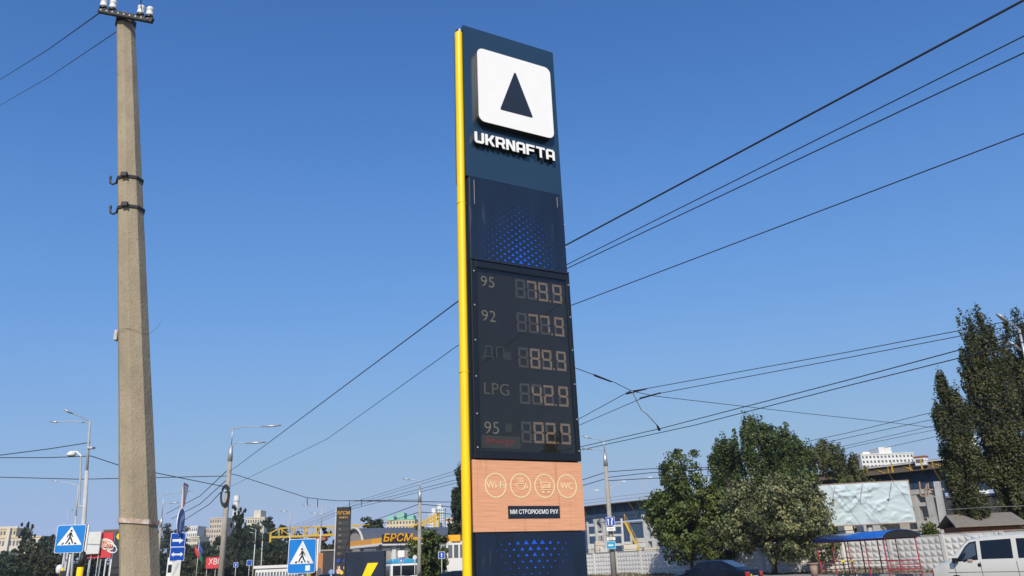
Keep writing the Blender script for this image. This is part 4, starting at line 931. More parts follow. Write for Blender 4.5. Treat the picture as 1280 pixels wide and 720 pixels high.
# ------------------------------------------------------------------ vehicles
def interp(st, x, k):
    for a, b in zip(st[:-1], st[1:]):
        if a[0] <= x <= b[0]:
            t = (x - a[0]) / max(1e-6, b[0] - a[0]); return a[k] + (b[k] - a[k]) * t
    return st[-1][k] if x > st[-1][0] else st[0][k]
def car(name, label, cat, loc, rz, st, cabin, wheels, paint, wins, group=None, wr=.31, lights=None, screens=None, clearwin=()):
    """st rows: x, z_low, z_belt, z_top, half_low, half_belt, half_top; x=0 nose"""
    o = thing(name, label, cat, loc, rz, group)
    b = MB(); n = len(st)
    for x, zl, zb, zt, hl_, hb, ht in st:
        b.v += [(x, -hl_ * .93, zl), (x, -hl_, zl + (zb - zl) * .35), (x, -hb, zb), (x, -ht - (hb - ht) * .12, zt - .05 * min(1, (zt - zb) * 2 + .15)), (x, -ht + .09, zt), (x, ht - .09, zt), (x, ht + (hb - ht) * .12, zt - .05 * min(1, (zt - zb) * 2 + .15)), (x, hb, zb), (x, hl_, zl + (zb - zl) * .35), (x, hl_ * .93, zl)]
    for k in range(n - 1): b.f += [(k * 10 + i, (k + 1) * 10 + i, (k + 1) * 10 + (i + 1) % 10, k * 10 + (i + 1) % 10) for i in range(10)]
    b.f += [tuple(range(9, -1, -1)), tuple((n - 1) * 10 + i for i in range(10))]
    body = b.build('body', paint, o, True); m_ = body.modifiers.new('s', 'EDGE_SPLIT'); m_.split_angle = R_(32)
    def sp_(x, t, s, off=.006):
        zb, zt, hb, ht = (interp(st, x, k) for k in (2, 3, 5, 6)); zt -= .055; ht2 = ht + (hb - ht) * .12
        return Vector((x, s * (hb + (ht2 - hb) * t + off), zb + (zt - zb) * t))
    for poly in wins:
        for s in (-1, 1):
            vs = [sp_(x, t, s) for x, t in poly]; vi = [v + Vector((0, -s * .003, 0)) for v in vs]
            MB().add(vs, [tuple(range(len(vs)))[::s]]).build('side_window', 'tint', o)
    if screens:
        for (xa, xb) in screens:
            sg = []
            for x in (xa, xb):
                zt, ht = interp(st, x, 3), interp(st, x, 6); sg.append((x, zt, ht - .07))
            d = Vector((sg[1][0] - sg[0][0], 0, sg[1][1] - sg[0][1])).normalized(); nn = Vector((-d.z, 0, d.x)) * .008
            MB().add([Vector((sg[0][0], -sg[0][2], sg[0][1])) + nn, Vector((sg[0][0], sg[0][2], sg[0][1])) + nn, Vector((sg[1][0], sg[1][2], sg[1][1])) + nn, Vector((sg[1][0], -sg[1][2], sg[1][1])) + nn], [(0, 1, 2, 3)]).build('windscreen' if xa < st[-1][0] / 2 else 'rear_window', 'tint', o)
    hw = max(r[4] for r in st)
    for x in wheels:
        for s in (-1, 1):
            y = s * (hw - .1)
            wo = MB().tube((x, y - .1, wr), (x, y + .1, wr), wr, wr, 20).build('wheel', 'tyre', o)
            MB().tube((x, y + s * .09, wr), (x, y + s * .108, wr), wr * .62, wr * .58, 16).build('rim', 'rim', wo)
    for nm, m, a, c in (lights or []):
        MB().box(a, c).build(nm, m, o, bevel=.015)
    return o
SED = [(0, .32, .55, .60, .60, .62, .50), (.12, .22, .62, .68, .78, .80, .62), (.7, .20, .76, .82, .86, .86, .70), (1.35, .20, .88, .94, .88, .88, .66), (1.45, .20, .90, .99, .88, .88, .64), (2.15, .20, .93, 1.40, .88, .88, .60), (2.6, .20, .94, 1.455, .88, .88, .58), (3.2, .20, .95, 1.42, .88, .88, .57), (3.95, .20, .97, 1.10, .87, .87, .62), (4.05, .22, .96, 1.05, .87, .86, .64), (4.42, .26, .92, 1.00, .82, .82, .66), (4.52, .36, .80, .86, .72, .72, .60)]
SEDW = [[(1.62, .08), (2.22, .92), (2.62, .95), (2.62, .06)], [(2.70, .06), (2.70, .95), (3.18, .93), (3.62, .35), (3.62, .08)]]
def sedan(label, px, Y, rz, paint, group, extra=None):
    c, s = math.cos(rz), math.sin(rz); g = G(px, Y); loc = g - Vector((c * 2.26, s * 2.26, 0))
    return car('sedan_car', label, 'car', loc, rz, SED, None, (.85, 3.55), paint, SEDW, group, .31, [('tail_light', 'lamp_red', (4.40, -.78, .72), (4.525, -.48, .92)), ('tail_light', 'lamp_red', (4.40, .48, .72), (4.525, .78, .92)), ('number_plate', 'plate', (4.50, -.27, .62), (4.53, .27, .74)), ('headlight', 'lamp_clear', (-.0, -.56, .50), (.16, -.30, .62)), ('headlight', 'lamp_clear', (-.0, .30, .50), (.16, .56, .62)), ('mirror', paint, (1.62, -1.02, .93), (1.76, -.89, 1.07)), ('mirror', paint, (1.62, .89, .93), (1.76, 1.02, 1.07))] + (extra or []), [(1.5, 2.12), (3.24, 3.93)])
# local x runs nose -> tail
sd1 = sedan('dark blue sedan with yellow sticker driving away in front of the lindens', 884, 38, R_(-42), 'carpaint', 'cars on the road', [('sticker', 'sticker', (4.525, -.44, .66), (4.54, -.32, .82))])
sedan('dark blue sedan half hidden behind the pylon', 565, 33, R_(-25), 'carpaint', 'cars on the road')
cars = [(318, 78, -75, 'car_black', 'black car far down the road, left one'), (352, 70, -80, 'car_white', 'white car far down the road beneath the woodland'), (339, 88, -75, 'car_white', 'white car behind the other white car on the road'), (366, 60, -80, 'car_black', 'black car with red tail lights left of the right crossing sign'), (409, 62, -75, 'carpaint', 'dark car between the right crossing sign and the black pylon'), (237, 85, -70, 'car_red', 'dark red car right of the yield sign stack'), (262, 80, -70, 'car_black', 'black car left of the concrete lamp pole'), (122, 95, -60, 'car_white', 'white car behind the hoarding posts')]
for px, Y, a, p, lb in cars: sedan(lb, px, Y, R_(a), p, 'cars on the road')
VAN = [(0, .40, .70, .78, .74, .74, .62), (.10, .30, .86, .92, .86, .86, .70), (.55, .28, 1.02, 1.10, .90, .90, .74), (.80, .28, 1.05, 1.20, .91, .91, .76), (1.45, .28, 1.08, 1.78, .915, .91, .74), (1.62, .28, 1.08, 1.86, .915, .91, .74), (2.2, .28, 1.08, 1.94, .915, .91, .74), (4.3, .28, 1.08, 1.95, .915, .91, .74), (4.62, .30, 1.06, 1.90, .90, .90, .73), (4.70, .36, 1.02, 1.80, .86, .86, .70)]
vr = R_(-56); vl = G(1173, 31.5)
van = car('white_van', 'white passenger van with dark side windows driving past the fence', 'van', vl, vr, VAN, None, (.95, 3.85), 'van', [[(1.98, .10), (1.98, .90), (3.05, .90), (3.05, .10)], [(3.22, .10), (3.22, .90), (4.35, .88), (4.35, .10)]], 'cars on the road', .32,
    [('headlight', 'lamp_clear', (-.01, -.72, .66), (.14, -.42, .82)), ('headlight', 'lamp_clear', (-.01, .42, .66), (.14, .72, .82)), ('indicator', 'lamp_red', (.02, -.83, .62), (.16, -.72, .80)), ('mirror', 'black', (1.0, -1.10, 1.04), (1.14, -.93, 1.22)), ('mirror', 'black', (1.0, .93, 1.04), (1.14, 1.10, 1.22)), ('door_handle', 'black', (1.82, -.945, .92), (1.93, -.916, 1.02)), ('bumper', 'cabin', (-.06, -.80, .36), (.12, .80, .55)), ('bumper', 'cabin', (4.62, -.80, .36), (4.76, .80, .55))], [(.84, 1.43)])
# front door glass with driver inside
def vs_(x, t, s=-1, off=.008):
    zb, zt, hb, ht = (interp(VAN, x, k) for k in (2, 3, 5, 6)); zt -= .055; ht2 = ht + (hb - ht) * .12
    return Vector((x, s * (hb + (ht2 - hb) * t + off), zb + (zt - zb) * t))
for s in (-1, 1):
    fr_ = [(1.02, .08), (1.42, .84), (1.60, .92), (1.85, .92), (1.85, .08)]
    MB().add([vs_(x, t, s, .010) for x, t in fr_], [tuple(range(5))[::s]]).build('door_window', 'tint', van)
inn = [(1.12, .16), (1.45, .74), (1.62, .84), (1.80, .84), (1.80, .30), (1.5, .14)]
MB().add([vs_(x, t, -1, .013) for x, t in inn], [tuple(range(6))[::-1]]).build('door_glass', 'tint_blue', van)
MB().path([vs_(1.38 + .09 * math.cos(a), .22 + .20 * math.sin(a), -1, .016) for a in np.linspace(0, 2 * math.pi, 14)], .012, 6).build('steering_wheel', 'black', van)
MB().box((1.48, -.945, 1.07), (1.66, -.905, 1.16)).build('driver_forearm', 'skin', van, bevel=.03)
for x, za, zb2 in ((1.90, .36, 1.88), (3.13, .36, 1.9), (.96, .55, 1.06)):
    pts_ = [Vector((x, -.919, za)), Vector((x, -.919, 1.06))]
    MB().box((x, -.921, za), (x + .012, -.9155, 1.07)).build('door_seam', 'cabin', van)
MB().box((.7, -.921, .72), (4.5, -.9155, .735)).build('swage_line', 'car_grey', van)
MB().box((1.2, -.921, .50), (4.5, -.9155, .512)).build('swage_line', 'car_grey', van)

# ------------------------------------------------------------------ traffic signs
PED = [[(-.03, .30), (.0, .335), (.03, .30), (.0, .265)]]
def limb(pts, w0, w1):
    """tapered 2D stroke outline"""
    L, Rr = [], []; n = len(pts)
    for i, p in enumerate(pts):
        a = Vector(pts[max(0, i - 1)]); b = Vector(pts[min(n - 1, i + 1)]); d = (b - a).normalized(); nn = Vector((-d.y, d.x)); wd = w0 + (w1 - w0) * i / (n - 1)
        L.append(tuple(Vector(p) + nn * wd)); Rr.append(tuple(Vector(p) - nn * wd))
    return L + Rr[::-1]
def crossing_sign(label, px, py_, Y, size, rz, mirror, sticker=False, hgt=1.0):
    c = W(px, py_, Y); b = Vector((c.x, c.y, 0)); o = thing('crossing_sign', label, 'road sign', b, rz, 'pedestrian crossing signs')
    s = size / 2; z = c.z; hz = s * hgt
    MB().tube((s * .12, .06, 0), (s * .12, .06, z + hz * .9), .035, .035, 10).build('post', 'grey_steel', o, True)
    pl = flat2d('plate', [rrect(-s, z - hz, s, z + hz, .05)], 'sign_white', o, (0, 0, 0), .02)
    flat2d('face', [rrect(-s + .012, z - hz + .012, s - .012, z + hz - .012, .045)], 'sign_blue', pl, (0, -.013, 0), .004)
    q = s * .86; zb_ = z - hz * .45; zt2 = z + hz * .90
    flat2d('triangle', [rtri([(0, zt2), (-q, zb_), (q, zb_)], .008)], 'sign_white', pl, (0, -.017, 0), .003)
    m = -1 if mirror else 1; k = s * 1.0; cz = zb_ + .02
    def P(*pts): return [(m * x * k, cz + y * k) for x, y in pts]
    figs = [[(m * (.02 + .075 * math.cos(a)) * k, cz + (.965 + .085 * math.sin(a)) * k) for a in np.linspace(0, 6.283, 14, endpoint=False)],
        limb(P((.0, .85), (-.03, .70), (-.02, .52)), .085 * k, .075 * k), limb(P((-.04, .50), (-.12, .28), (-.27, .03)), .06 * k, .04 * k), limb(P((.0, .50), (.12, .30), (.22, .05)), .06 * k, .04 * k),
        limb(P((-.05, .80), (-.20, .62), (-.22, .48)), .032 * k, .025 * k), limb(P((.04, .80), (.12, .60), (.20, .52)), .032 * k, .025 * k),
        P((-.58, .0), (-.44, .0), (-.37, .14), (-.45, .14)), P((-.09, .0), (.06, .0), (.04, .14), (-.05, .14)), P((.34, .0), (.50, .0), (.46, .10), (.32, .14))]
    for i, f in enumerate(figs): flat2d('figure_print', [f], 'black', pl, (0, -.0195 - .0006 * i, 0), .001)
    if sticker: flat2d('sticker', [rrect(s * .28, z - hz * .86, s * .62, z - hz * .55, .01)], 'plate', pl, (0, -.0185, 0), .002)
    # second plate on the back, facing the other road
    MB().box((s + .015, .02, z - hz * .9), (s + .06, .07, z + hz * .98)).build('bracket', 'white', o, bevel=.01)
    MB().box((s - .05, .03, z - hz), (s + .012, .045, z + hz)).build('back_plate', 'dark_side', o)
    return o
crossing_sign('blue pedestrian crossing sign on a grey post left of the foreground pole', 88, 673.5, 21, .70, R_(10), False)
crossing_sign('blue pedestrian crossing sign with small white sticker, left of the black fuel pylon', 377.5, 695, 20, .66, R_(14), True, True, 1.22)
def arrow(cx, cz, L, up=False, w_=.035, hd=.09, dirn=1):
    pts = [(-L / 2, -w_), (L / 2 - hd, -w_), (L / 2 - hd, -w_ * 2.6), (L / 2, 0), (L / 2 - hd, w_ * 2.6), (L / 2 - hd, w_), (-L / 2, w_)]
    if up: pts = [(-y, x) for x, y in pts]
    else: pts = [(x * dirn, y) for x, y in pts]
    return [(cx + x, cz + y) for x, y in pts]
c0 = W(223, 690, 20); b0 = Vector((c0.x, c0.y, 0))
ss = thing('sign_stack', 'stack of yield, blue arrow and lane plates on one post right of the foreground pole', 'road sign', b0, R_(6))
zt3 = W(229, 606, 20).z
MB().tube((0, .05, 0), ((W(229, 606, 20) - b0).x * .92, .05, zt3), .03, .03, 10).build('post', 'grey_steel', ss, True)
def sub(name, m, polys, rzl, loc, ex=.015):
    o = flat2d(name, polys, m, ss, loc, ex); o.rotation_euler = (0, 0, rzl); return o
p1 = W(230.5, 626, 20) - b0
yt_ = sub('yield_plate', 'sign_red', [rtri([(0, -.34), (.36, .26), (-.36, .26)], .04)], R_(97), (p1.x, 0, p1.z + .16))
flat2d('yield_face', [rtri([(0, -.25), (.27, .21), (-.27, .21)], .03)], 'sign_white', yt_, (0, -.0085, 0), .003)
p2 = W(226, 652.5, 20) - b0
ro = sub('round_plate', 'sign_white', [[(.33 * math.cos(a), .33 * math.sin(a)) for a in np.linspace(0, 6.283, 36, endpoint=False)]], R_(92), (p2.x, 0, p2.z))
flat2d('round_face', [[(.315 * math.cos(a), .315 * math.sin(a)) for a in np.linspace(0, 6.283, 36, endpoint=False)]], 'sign_blue_deep', ro, (0, -.0085, 0), .003)
flat2d('arrow_print', [[(-.10, -.22), (.0, -.22), (.0, .0), (.02, .04), (.07, .06), (.07, -.02), (.23, .11), (.07, .23), (.07, .15), (-.03, .13), (-.09, .06), (-.10, .0)]], 'sign_white', ro, (0, -.0108, 0), .002)
for pyc, nm in ((675, 'a'), (692.5, 'b')):
    p3 = W(222.5 if nm == 'a' else 221.5, pyc, 20) - b0
    po = sub('lane_plate', 'sign_white', [rrect(-.17, -.165, .17, .165, .02)], R_(24), (p3.x, 0, p3.z))
    flat2d('lane_face', [rrect(-.16, -.155, .16, .155, .018)], 'sign_blue_deep', po, (0, -.0085, 0), .003)
    if nm == 'a': flat2d('arrow_print', [arrow(.0, -.01, .25, w_=.03)], 'sign_white', po, (0, -.0108, 0), .002)
    else:
        flat2d('arrow_print', [arrow(.065, -.01, .14, w_=.022, hd=.06)], 'sign_white', po, (0, -.0108, 0), .002); flat2d('arrow_print', [arrow(-.075, -.01, .13, w_=.022, hd=.06, dirn=-1)], 'sign_white', po, (0, -.0108, 0), .002)
p4 = W(220, 711, 20) - b0
po = sub('lower_plate', 'ad_white', [rrect(-.10, -.26, .10, .2, .02)], R_(10), (p4.x, .0, p4.z))
flat2d('print', [limb([(-.06, -.15), (.0, .0), (.05, .14)], .02, .035)], 'grey_steel', po, (0, -.0085, 0), .002)
# lane sign and white plates on the lamp pole by the fence
def wallplate(name, label, px0, py0, px1, py1, Y, m, group=None):
    a, b = W(px0, py1, Y), W(px1, py0, Y); o = thing(name, label, 'road sign', Vector(((a.x + b.x) / 2, Y, 0)), R_(-4), group)
    h = (b.x - a.x) / 2; pl = flat2d('plate', [rrect(-h, a.z, h, b.z, .03)], 'sign_white', o, (0, 0, 0), .03)
    MB().box((-h * .6, .02, (a.z + b.z) / 2 - .04), (h * .6, .30, (a.z + b.z) / 2 + .04)).build('bracket', 'grey_steel', o)
    f = flat2d('face', [rrect(-h + .02, a.z + .02, h - .02, b.z - .02, .03)], m, pl, (0, -.0165, 0), .004)
    return o, pl, h, a.z, b.z
o, pl, h, za, zb2 = wallplate('lane_sign', 'blue lane direction sign on the concrete lamp pole by the fence', 758, 646, 768, 657.5, 64.5, 'sign_blue_deep')
flat2d('arrow_print', [arrow(-.17, (za + zb2) / 2 - .02, .5, True, .035, .14)], 'sign_white', pl, (0, -.02, 0), .002)
flat2d('arrow_print', [[(.05, za + .08), (.05, zb2 - .35), (.12, zb2 - .18), (.02, zb2 - .1), (.22, zb2 - .1), (.2, zb2 - .28), (.17, zb2 - .22), (.14, zb2 - .38), (.14, za + .08)]], 'sign_white', pl, (0, -.02, 0), .002)
for (y0, y1, m, lb) in ((658.5, 664, 'plate', 'small white plate under the blue lane sign'), (671.5, 675.5, 'plate', 'lower white plate on the lane sign pole'), (676.5, 686.5, 'bus_blue', 'pale blue bus stop plate lowest on the lane sign pole')):
    o, pl, h, za, zb2 = wallplate('pole_plate', lb, 758.5, y0, 769, y1, 64.5, m, 'plates on the lane sign pole')
    flat2d('print', [rrect(-h * .6, (za + zb2) / 2 - .05, h * .5, (za + zb2) / 2 + .05, .01)], 'grey_steel' if m == 'plate' else 'sign_white', pl, (0, -.02, 0), .002)
# little far signs
def far_sign(label, px, py0, py1, Y, m, round_=False, two=None):
    t = W(px, py0, Y); u = W(px, py1, Y); o = thing('small_sign', label, 'road sign', (t.x, Y, 0), 0, 'small far road signs'); h = (t.z - u.z) / 2
    MB().tube((0, .05, 0), (0, .05, t.z), .04, .04, 8).build('post', 'grey_steel', o, True)
    cz = (t.z + u.z) / 2
    pl = flat2d('plate', [[(h * math.cos(a), cz + h * math.sin(a)) for a in np.linspace(0, 6.283, 20, endpoint=False)] if round_ else rrect(-h, cz - h, h, cz + h, .04)], 'sign_white', o, (0, 0, 0), .02)
    flat2d('face', [[(h * .9 * math.cos(a), cz + h * .9 * math.sin(a)) for a in np.linspace(0, 6.283, 20, endpoint=False)] if round_ else rrect(-h * .9, cz - h * .9, h * .9, cz + h * .9, .04)], m, pl, (0, -.012, 0), .004)
    if two: flat2d('mark', [rtri([(0, cz + h * .6), (-h * .55, cz - h * .5), (h * .55, cz - h * .5)], .01) if two == 't' else arrow(0, cz, h * 1.2, True, h * .12, h * .4)], 'sign_white', pl, (0, -.016, 0), .003)
    return o
far_sign('small crossing sign under the fuel station canopy', 501.5, 697.5, 703, 62, 'sign_blue_deep', False, 't')
far_sign('white plate above the small crossing sign at the fuel station', 501.5, 688, 696.5, 62.4, 'plate')
far_sign('round pale sign left of the middle lamp pole', 518.5, 694, 699.5, 62, 'ad_white', True)
far_sign('blue lane sign in front of the white kiosk by the pylon', 552, 689.5, 698.5, 66, 'sign_blue_deep', False, 'a')
far_sign('round blue sign at the foot of the black fuel pylon', 414, 712, 718, 40, 'sign_blue', True, 'a')
far_sign('small blue sign in front of the woodland', 295, 703, 709, 90, 'sign_blue_deep', False, 'a')
far_sign('blue sign left of the distant lamp in the woodland', 312, 700, 707, 95, 'sign_blue_deep')

# ------------------------------------------------------------------ navy board with yellow slash
c1 = W(436, 690, 20); nb_ = thing('station_board', 'low navy fuel station board with a bright yellow slash', 'sign board', (W(431.5, 712, 20).x, 20, 0), R_(-4))
wN = W(481, 705, 20).x - W(432, 705, 20).x; zN = W(456, 689, 20).z
MB().box((0, 0, 0), (wN, .22, zN)).build('board', 'navy', nb_, bevel=.01)
MB().add([(.28, -.012, zN - .92), (.44, -.012, zN - .92), (.82, -.012, zN - .28), (.56, -.012, zN - .28), (.28, .0, zN - .92), (.44, .0, zN - .92), (.82, .0, zN - .28), (.56, .0, zN - .28)], [(0, 1, 2, 3), (0, 4, 5, 1), (1, 5, 6, 2), (2, 6, 7, 3), (3, 7, 4, 0)]).build('slash', 'yellow', nb_)
MB().box((-.03, .0, 0), (-.002, .2, zN - .02)).build('edge_strip', 'navy_dark', nb_)

# ------------------------------------------------------------------ rival fuel station: black pylon, canopy, shop
PY = 70; a = W(419.5, 634, PY); b = W(437, 634, PY); pw = b.x - a.x
bp = thing('fuel_pylon', 'black fuel price pylon with yellow lettering left of the canopy', 'sign pylon', (W(418, 711, PY).x, PY, 0), R_(6)); zt4 = a.z
MB().box((0, 0, 0), (pw, .3, zt4)).build('panel', 'black', bp, bevel=.02); MB().box((-.09, .02, 0), (-.003, .28, zt4 - .05)).build('edge_strip', 'galv', bp)
text('lettering', 'БРСМ', .40, 'bright_orange', bp, (pw / 2, -.006, zt4 - .52), .004, .95, .0); text('lettering', 'НАФТА', .22, 'bright_orange', bp, (pw / 2, -.006, zt4 - .90), .004, 1.0, .0)
for k in range(6):
    MB().box((.12, -.012, zt4 - 1.55 - k * .5), (pw - .12, -.003, zt4 - 1.2 - k * .5)).build('price_window', 'cabin', bp)
    text('price_lettering', ['95', '92', 'ДП', 'ГАЗ', '95', 'ДП'][k], .16, 'glyph', bp, (.35, -.016, zt4 - 1.37 - k * .5), .002)
for x in (.3, .85): MB().tube((x, -.001, zt4 - 4.45), (x, -.012, zt4 - 4.45), .16, .16, 16).build('round_mark', 'sign_blue_deep', bp)
MB().box((.08, -.012, zt4 - 5.6), (pw - .08, -.003, zt4 - 4.75)).build('poster', 'ad_black', bp)
for cx, cz, r, m in ((.35, 5.3, .22, 'ad_pink'), (.62, 5.42, .16, 'sticker'), (.95, 5.05, .2, 'sticker'), (.36, 5.0, .12, 'ad_pink')):
    MB().tube((cx, -.0125, zt4 - cz), (cx, -.016, zt4 - cz), r, r, 16).build('poster_print', m, bp)
cl = W(437, 683, 92); cr_ = W(478, 675, 84); cv = Vector((cr_.x - cl.x, cr_.y - cl.y, 0)); CLn = cv.length
cs = thing('fuel_canopy', 'fuel station canopy with orange fascia and bright lettering', 'canopy', (cl.x, cl.y, 0), math.atan2(cv.y, cv.x)); 
zA, zB = W(478, 682, 84).z, W(478, 672, 84).z
L0 = -1.6
MB().box((L0, 0, zA + .24), (CLn - 2.9, 8, zB)).build('fascia', 'orange', cs)
MB().box((CLn - 2.899, -.02, zA + .24), (CLn, 8, zB)).build('fascia', 'bright_orange', cs)
MB().box((L0, -.08, zA), (CLn + .05, 8.1, zA + .239)).build('soffit_edge', 'white', cs)
lgb = MB().box((CLn + .01, -.1, zA + .28), (CLn + .22, 3.3, zB + .32)).build('logo_panel', 'cabin', cs, bevel=.03)
tx_ = text('lettering', 'БРСМ', 1.05, 'bright_orange', lgb, (CLn + .235, 1.6, (zA + zB) / 2 + .32), .006, 1.1, .015, shear=.2); tx_.rotation_euler = (0, 0, math.pi / 2)
for x in (0, CLn * .5, CLn - .6): 
    for y in (1.5, 6.5): MB().box((x - .2, y - .2, 0), (x + .2, y + .2, zA - .01)).build('column', 'white', cs)
for x in (1.5, 4.5, 7.0):
    pm_ = thing('fuel_pump', ['fuel pump under the left of the canopy', 'fuel pump under the middle of the canopy', 'fuel pump under the right of the canopy'][[1.5, 4.5, 7.0].index(x)], 'fuel pump', cs.matrix_basis @ Vector((x, 3.4, 0)), cs.rotation_euler.z, 'fuel pumps')
    MB().box((-.4, -.25, 0), (.4, .25, 1.7)).build('pump_body', 'white', pm_, bevel=.03); MB().box((-.3, -.262, 1.0), (.3, -.252, 1.5)).build('pump_screen', 'win_dark', pm_)
# banded sign leg and bus
MB().box((CLn - .1, -.35, 0), (CLn + .3, -.11, zA + .1)).build('sign_leg', 'cabin', cs)
bu = thing('city_bus', 'white and blue bus under the fuel station canopy', 'bus', G(488, 70), R_(-70))
MB().box((0, -1.1, .35), (6, 1.1, 2.0)).build('body', 'white', bu, bevel=.12); MB().box((.2, -1.0, 2.01), (5.8, 1.0, 2.35)).build('roof', 'bus_blue', bu, bevel=.1)
MB().box((5.985, -.95, 1.1), (6.02, .95, 1.85)).build('rear_window', 'tint', bu); MB().box((6.0, -1.0, .75), (6.03, 1.0, 1.0)).build('stripe', 'bus_blue', bu); MB().box((1, -1.12, 1.1), (5.5, -1.101, 1.85)).build('side_window', 'tint', bu)
for x in (1.2, 4.8):
    for y in (-1.0, 1.0): MB().tube((x, y - .12, .42), (x, y + .12, .42), .42, .42, 16).build('wheel', 'tyre', bu)
# barrel roofed hall
bh = thing('barrel_hall', 'grey barrel roofed hall behind the fuel station', 'building', G(436, 120), R_(-14)); zS = W(450, 678, 120).z; zR = W(450, 660, 118).z
n = 14; wid = 7.2; vs = []; pr2 = [(wid * math.cos(math.pi * i / n), zS - 1.5 + (zR - zS + 1.5) * math.sin(math.pi * i / n)) for i in range(n + 1)]
def hallpt(x, q): return Vector((x, 0, 0))
cx_ = 2.0
for y in (0, 20): vs += [(cx_ - q[0] * .72, y * .0 + y, q[1]) for q in pr2]
bh.rotation_euler = (0, 0, R_(-62))
MB().add(vs, [(i, i + 1, n + 2 + i, n + 1 + i) for i in range(n)]).build('roof', 'dark_roof', bh, True)
MB().add([(cx_ - q[0] * .71, .25, q[1] - .1) for q in pr2] + [(cx_ + wid * .71, .25, 0), (cx_ - wid * .71, .25, 0)], [tuple(range(n + 3))]).build('gable_wall', 'conc_grey', bh)
MB().path([Vector((cx_ - q[0] * .725, -.05, q[1] + .02)) for q in pr2], .18, 6).build('gable_trim', 'cream_wall', bh)
for x in (cx_ - wid * .72, cx_ + wid * .72 - .1): MB().box((x, .3, 0), (x + .1, 20, zS - 1.45)).build('side_wall', 'conc_grey', bh)
# dark cabin and orange shop left of the pylon
kc = thing('orange_kiosk', 'black and orange kiosk left of the black fuel pylon', 'kiosk', (W(395, 715, 85).x, 85, 0), R_(0)); zk = W(405, 689, 85).z; wk = W(419, 700, 85).x - W(395, 700, 85).x
MB().box((0, 0, 0), (wk * .34, 4, zk - .15)).build('wall', 'brown_orange', kc); MB().box((wk * .341, -.1, 0), (wk + .8, 4, zk)).build('front', 'cabin', kc); MB().box((wk * .2, -.2, zk + .003), (wk + .9, 4.2, zk + .15)).build('roof', 'conc_grey', kc)
MB().box((wk * .05, -.03, .9), (wk * .25, -.005, 2.0)).build('window', 'win_dark', kc)
ng = 6
for k in range(ng): MB().box((wk * .36 + k * (wk * .62 / ng), -.13, .1), (wk * .36 + (k + .9) * (wk * .62 / ng), -.102, zk - .15)).build('front_board', 'ad_black', kc)
# white kiosk with orange fascia right of the middle lamp pole
wk_ = thing('white_kiosk', 'white glazed kiosk with orange fascia beside the pylon', 'kiosk', (W(551, 712, 100).x, 100, 0)); zc = W(560, 677, 100).z; ww = W(582, 690, 100).x - W(551, 690, 100).x
MB().box((0, 0, 0), (ww, 5, zc)).build('wall', 'white_wall', wk_); MB().box((ww * .32, -.25, zc + .003), (ww * .80, 4, zc + (W(560, 669, 100).z - zc))).build('fascia', 'bright_orange', wk_)
for k in range(4): MB().box((ww * (.06 + .24 * k), -.06, zc - 1.9), (ww * (.06 + .24 * k) + ww * .17, -.01, zc - .4)).build('window', 'win_dark', wk_)

# ------------------------------------------------------------------ yellow gantry
gy = thing('yellow_gantry', 'yellow steel truss gantry crane beam behind the black fuel pylon', 'gantry', (W(338, 676, 150).x, 150, 0), R_(-2)); zg0 = W(380, 670, 150).z; zg1 = W(380, 659, 150).z; Lg = W(478, 670, 150).x - W(340, 670, 150).x
for z, t_ in ((zg0, .32), (zg1, .16)):
    for y in (0, 1.6): MB().beam((1.6 if z == zg1 else 0, y, z), (Lg, y, z), t_, t_).build('chord', 'yel_steel', gy)
np_ = 9
for k in range(np_):
    x = 1.6 + k * (Lg - 1.8) / (np_ - 1)
    for y in (0, 1.6): MB().beam((x, y, zg0), (x, y, zg1), .3 if k % 3 == 0 else .18, .18).build('upright', 'yel_steel', gy)
    if k < np_ - 1 and k % 2 == 0: MB().beam((x, 0, zg1), (x + (Lg - 1.8) / (np_ - 1), 0, zg0), .14, .14).build('diagonal', 'yel_steel', gy)
MB().beam((0, 0, zg0 - .9), (0, 0, zg0 + .8), .35, .35).build('end_post', 'yel_steel', gy); MB().beam((0, 0, zg0 + .8), (1.7, 0, zg1), .2, .2).build('end_brace', 'yel_steel', gy)
for x in (Lg * .36, Lg * .97): MB().box((x - .35, .2, 0), (x + .35, 1.4, zg0 - .2)).build('leg', 'yel_steel', gy)
MB().box((Lg * .38, .1, zg0 - .9), (Lg * .5, 1.5, zg0 - .2)).build('hoist', 'red_roof', gy, bevel=.05)
gy2 = thing('yellow_crane', 'yellow crane frame above the small trees left of the pylon', 'crane', (W(505, 700, 160).x, 160, 0)); 
for a, b in (((503, 668), (548, 648)), ((503, 664), (548, 643)), ((548, 640), (548, 668)), ((543, 645), (543, 668)), ((556, 650), (575, 650))):
    p0 = W(*a, 160) - gy2.location; p1_ = W(*b, 160) - gy2.location; MB().beam(p0, p1_, .4, .4).build('member', 'yel_steel' if a[0] < 550 else 'red_roof', gy2)
for px in (512, 520, 528, 536): MB().beam(W(px, 666.5 - (px - 503) * .45, 160) - gy2.location, W(px, 662.5 - (px - 503) * .45, 160) - gy2.location, .25, .25).build('upright', 'yel_steel', gy2)
for px in (546, 572): MB().beam(W(px, 712, 160) - gy2.location, W(px, 651, 160) - gy2.location, .5, .5).build('leg', 'grey_steel', gy2)

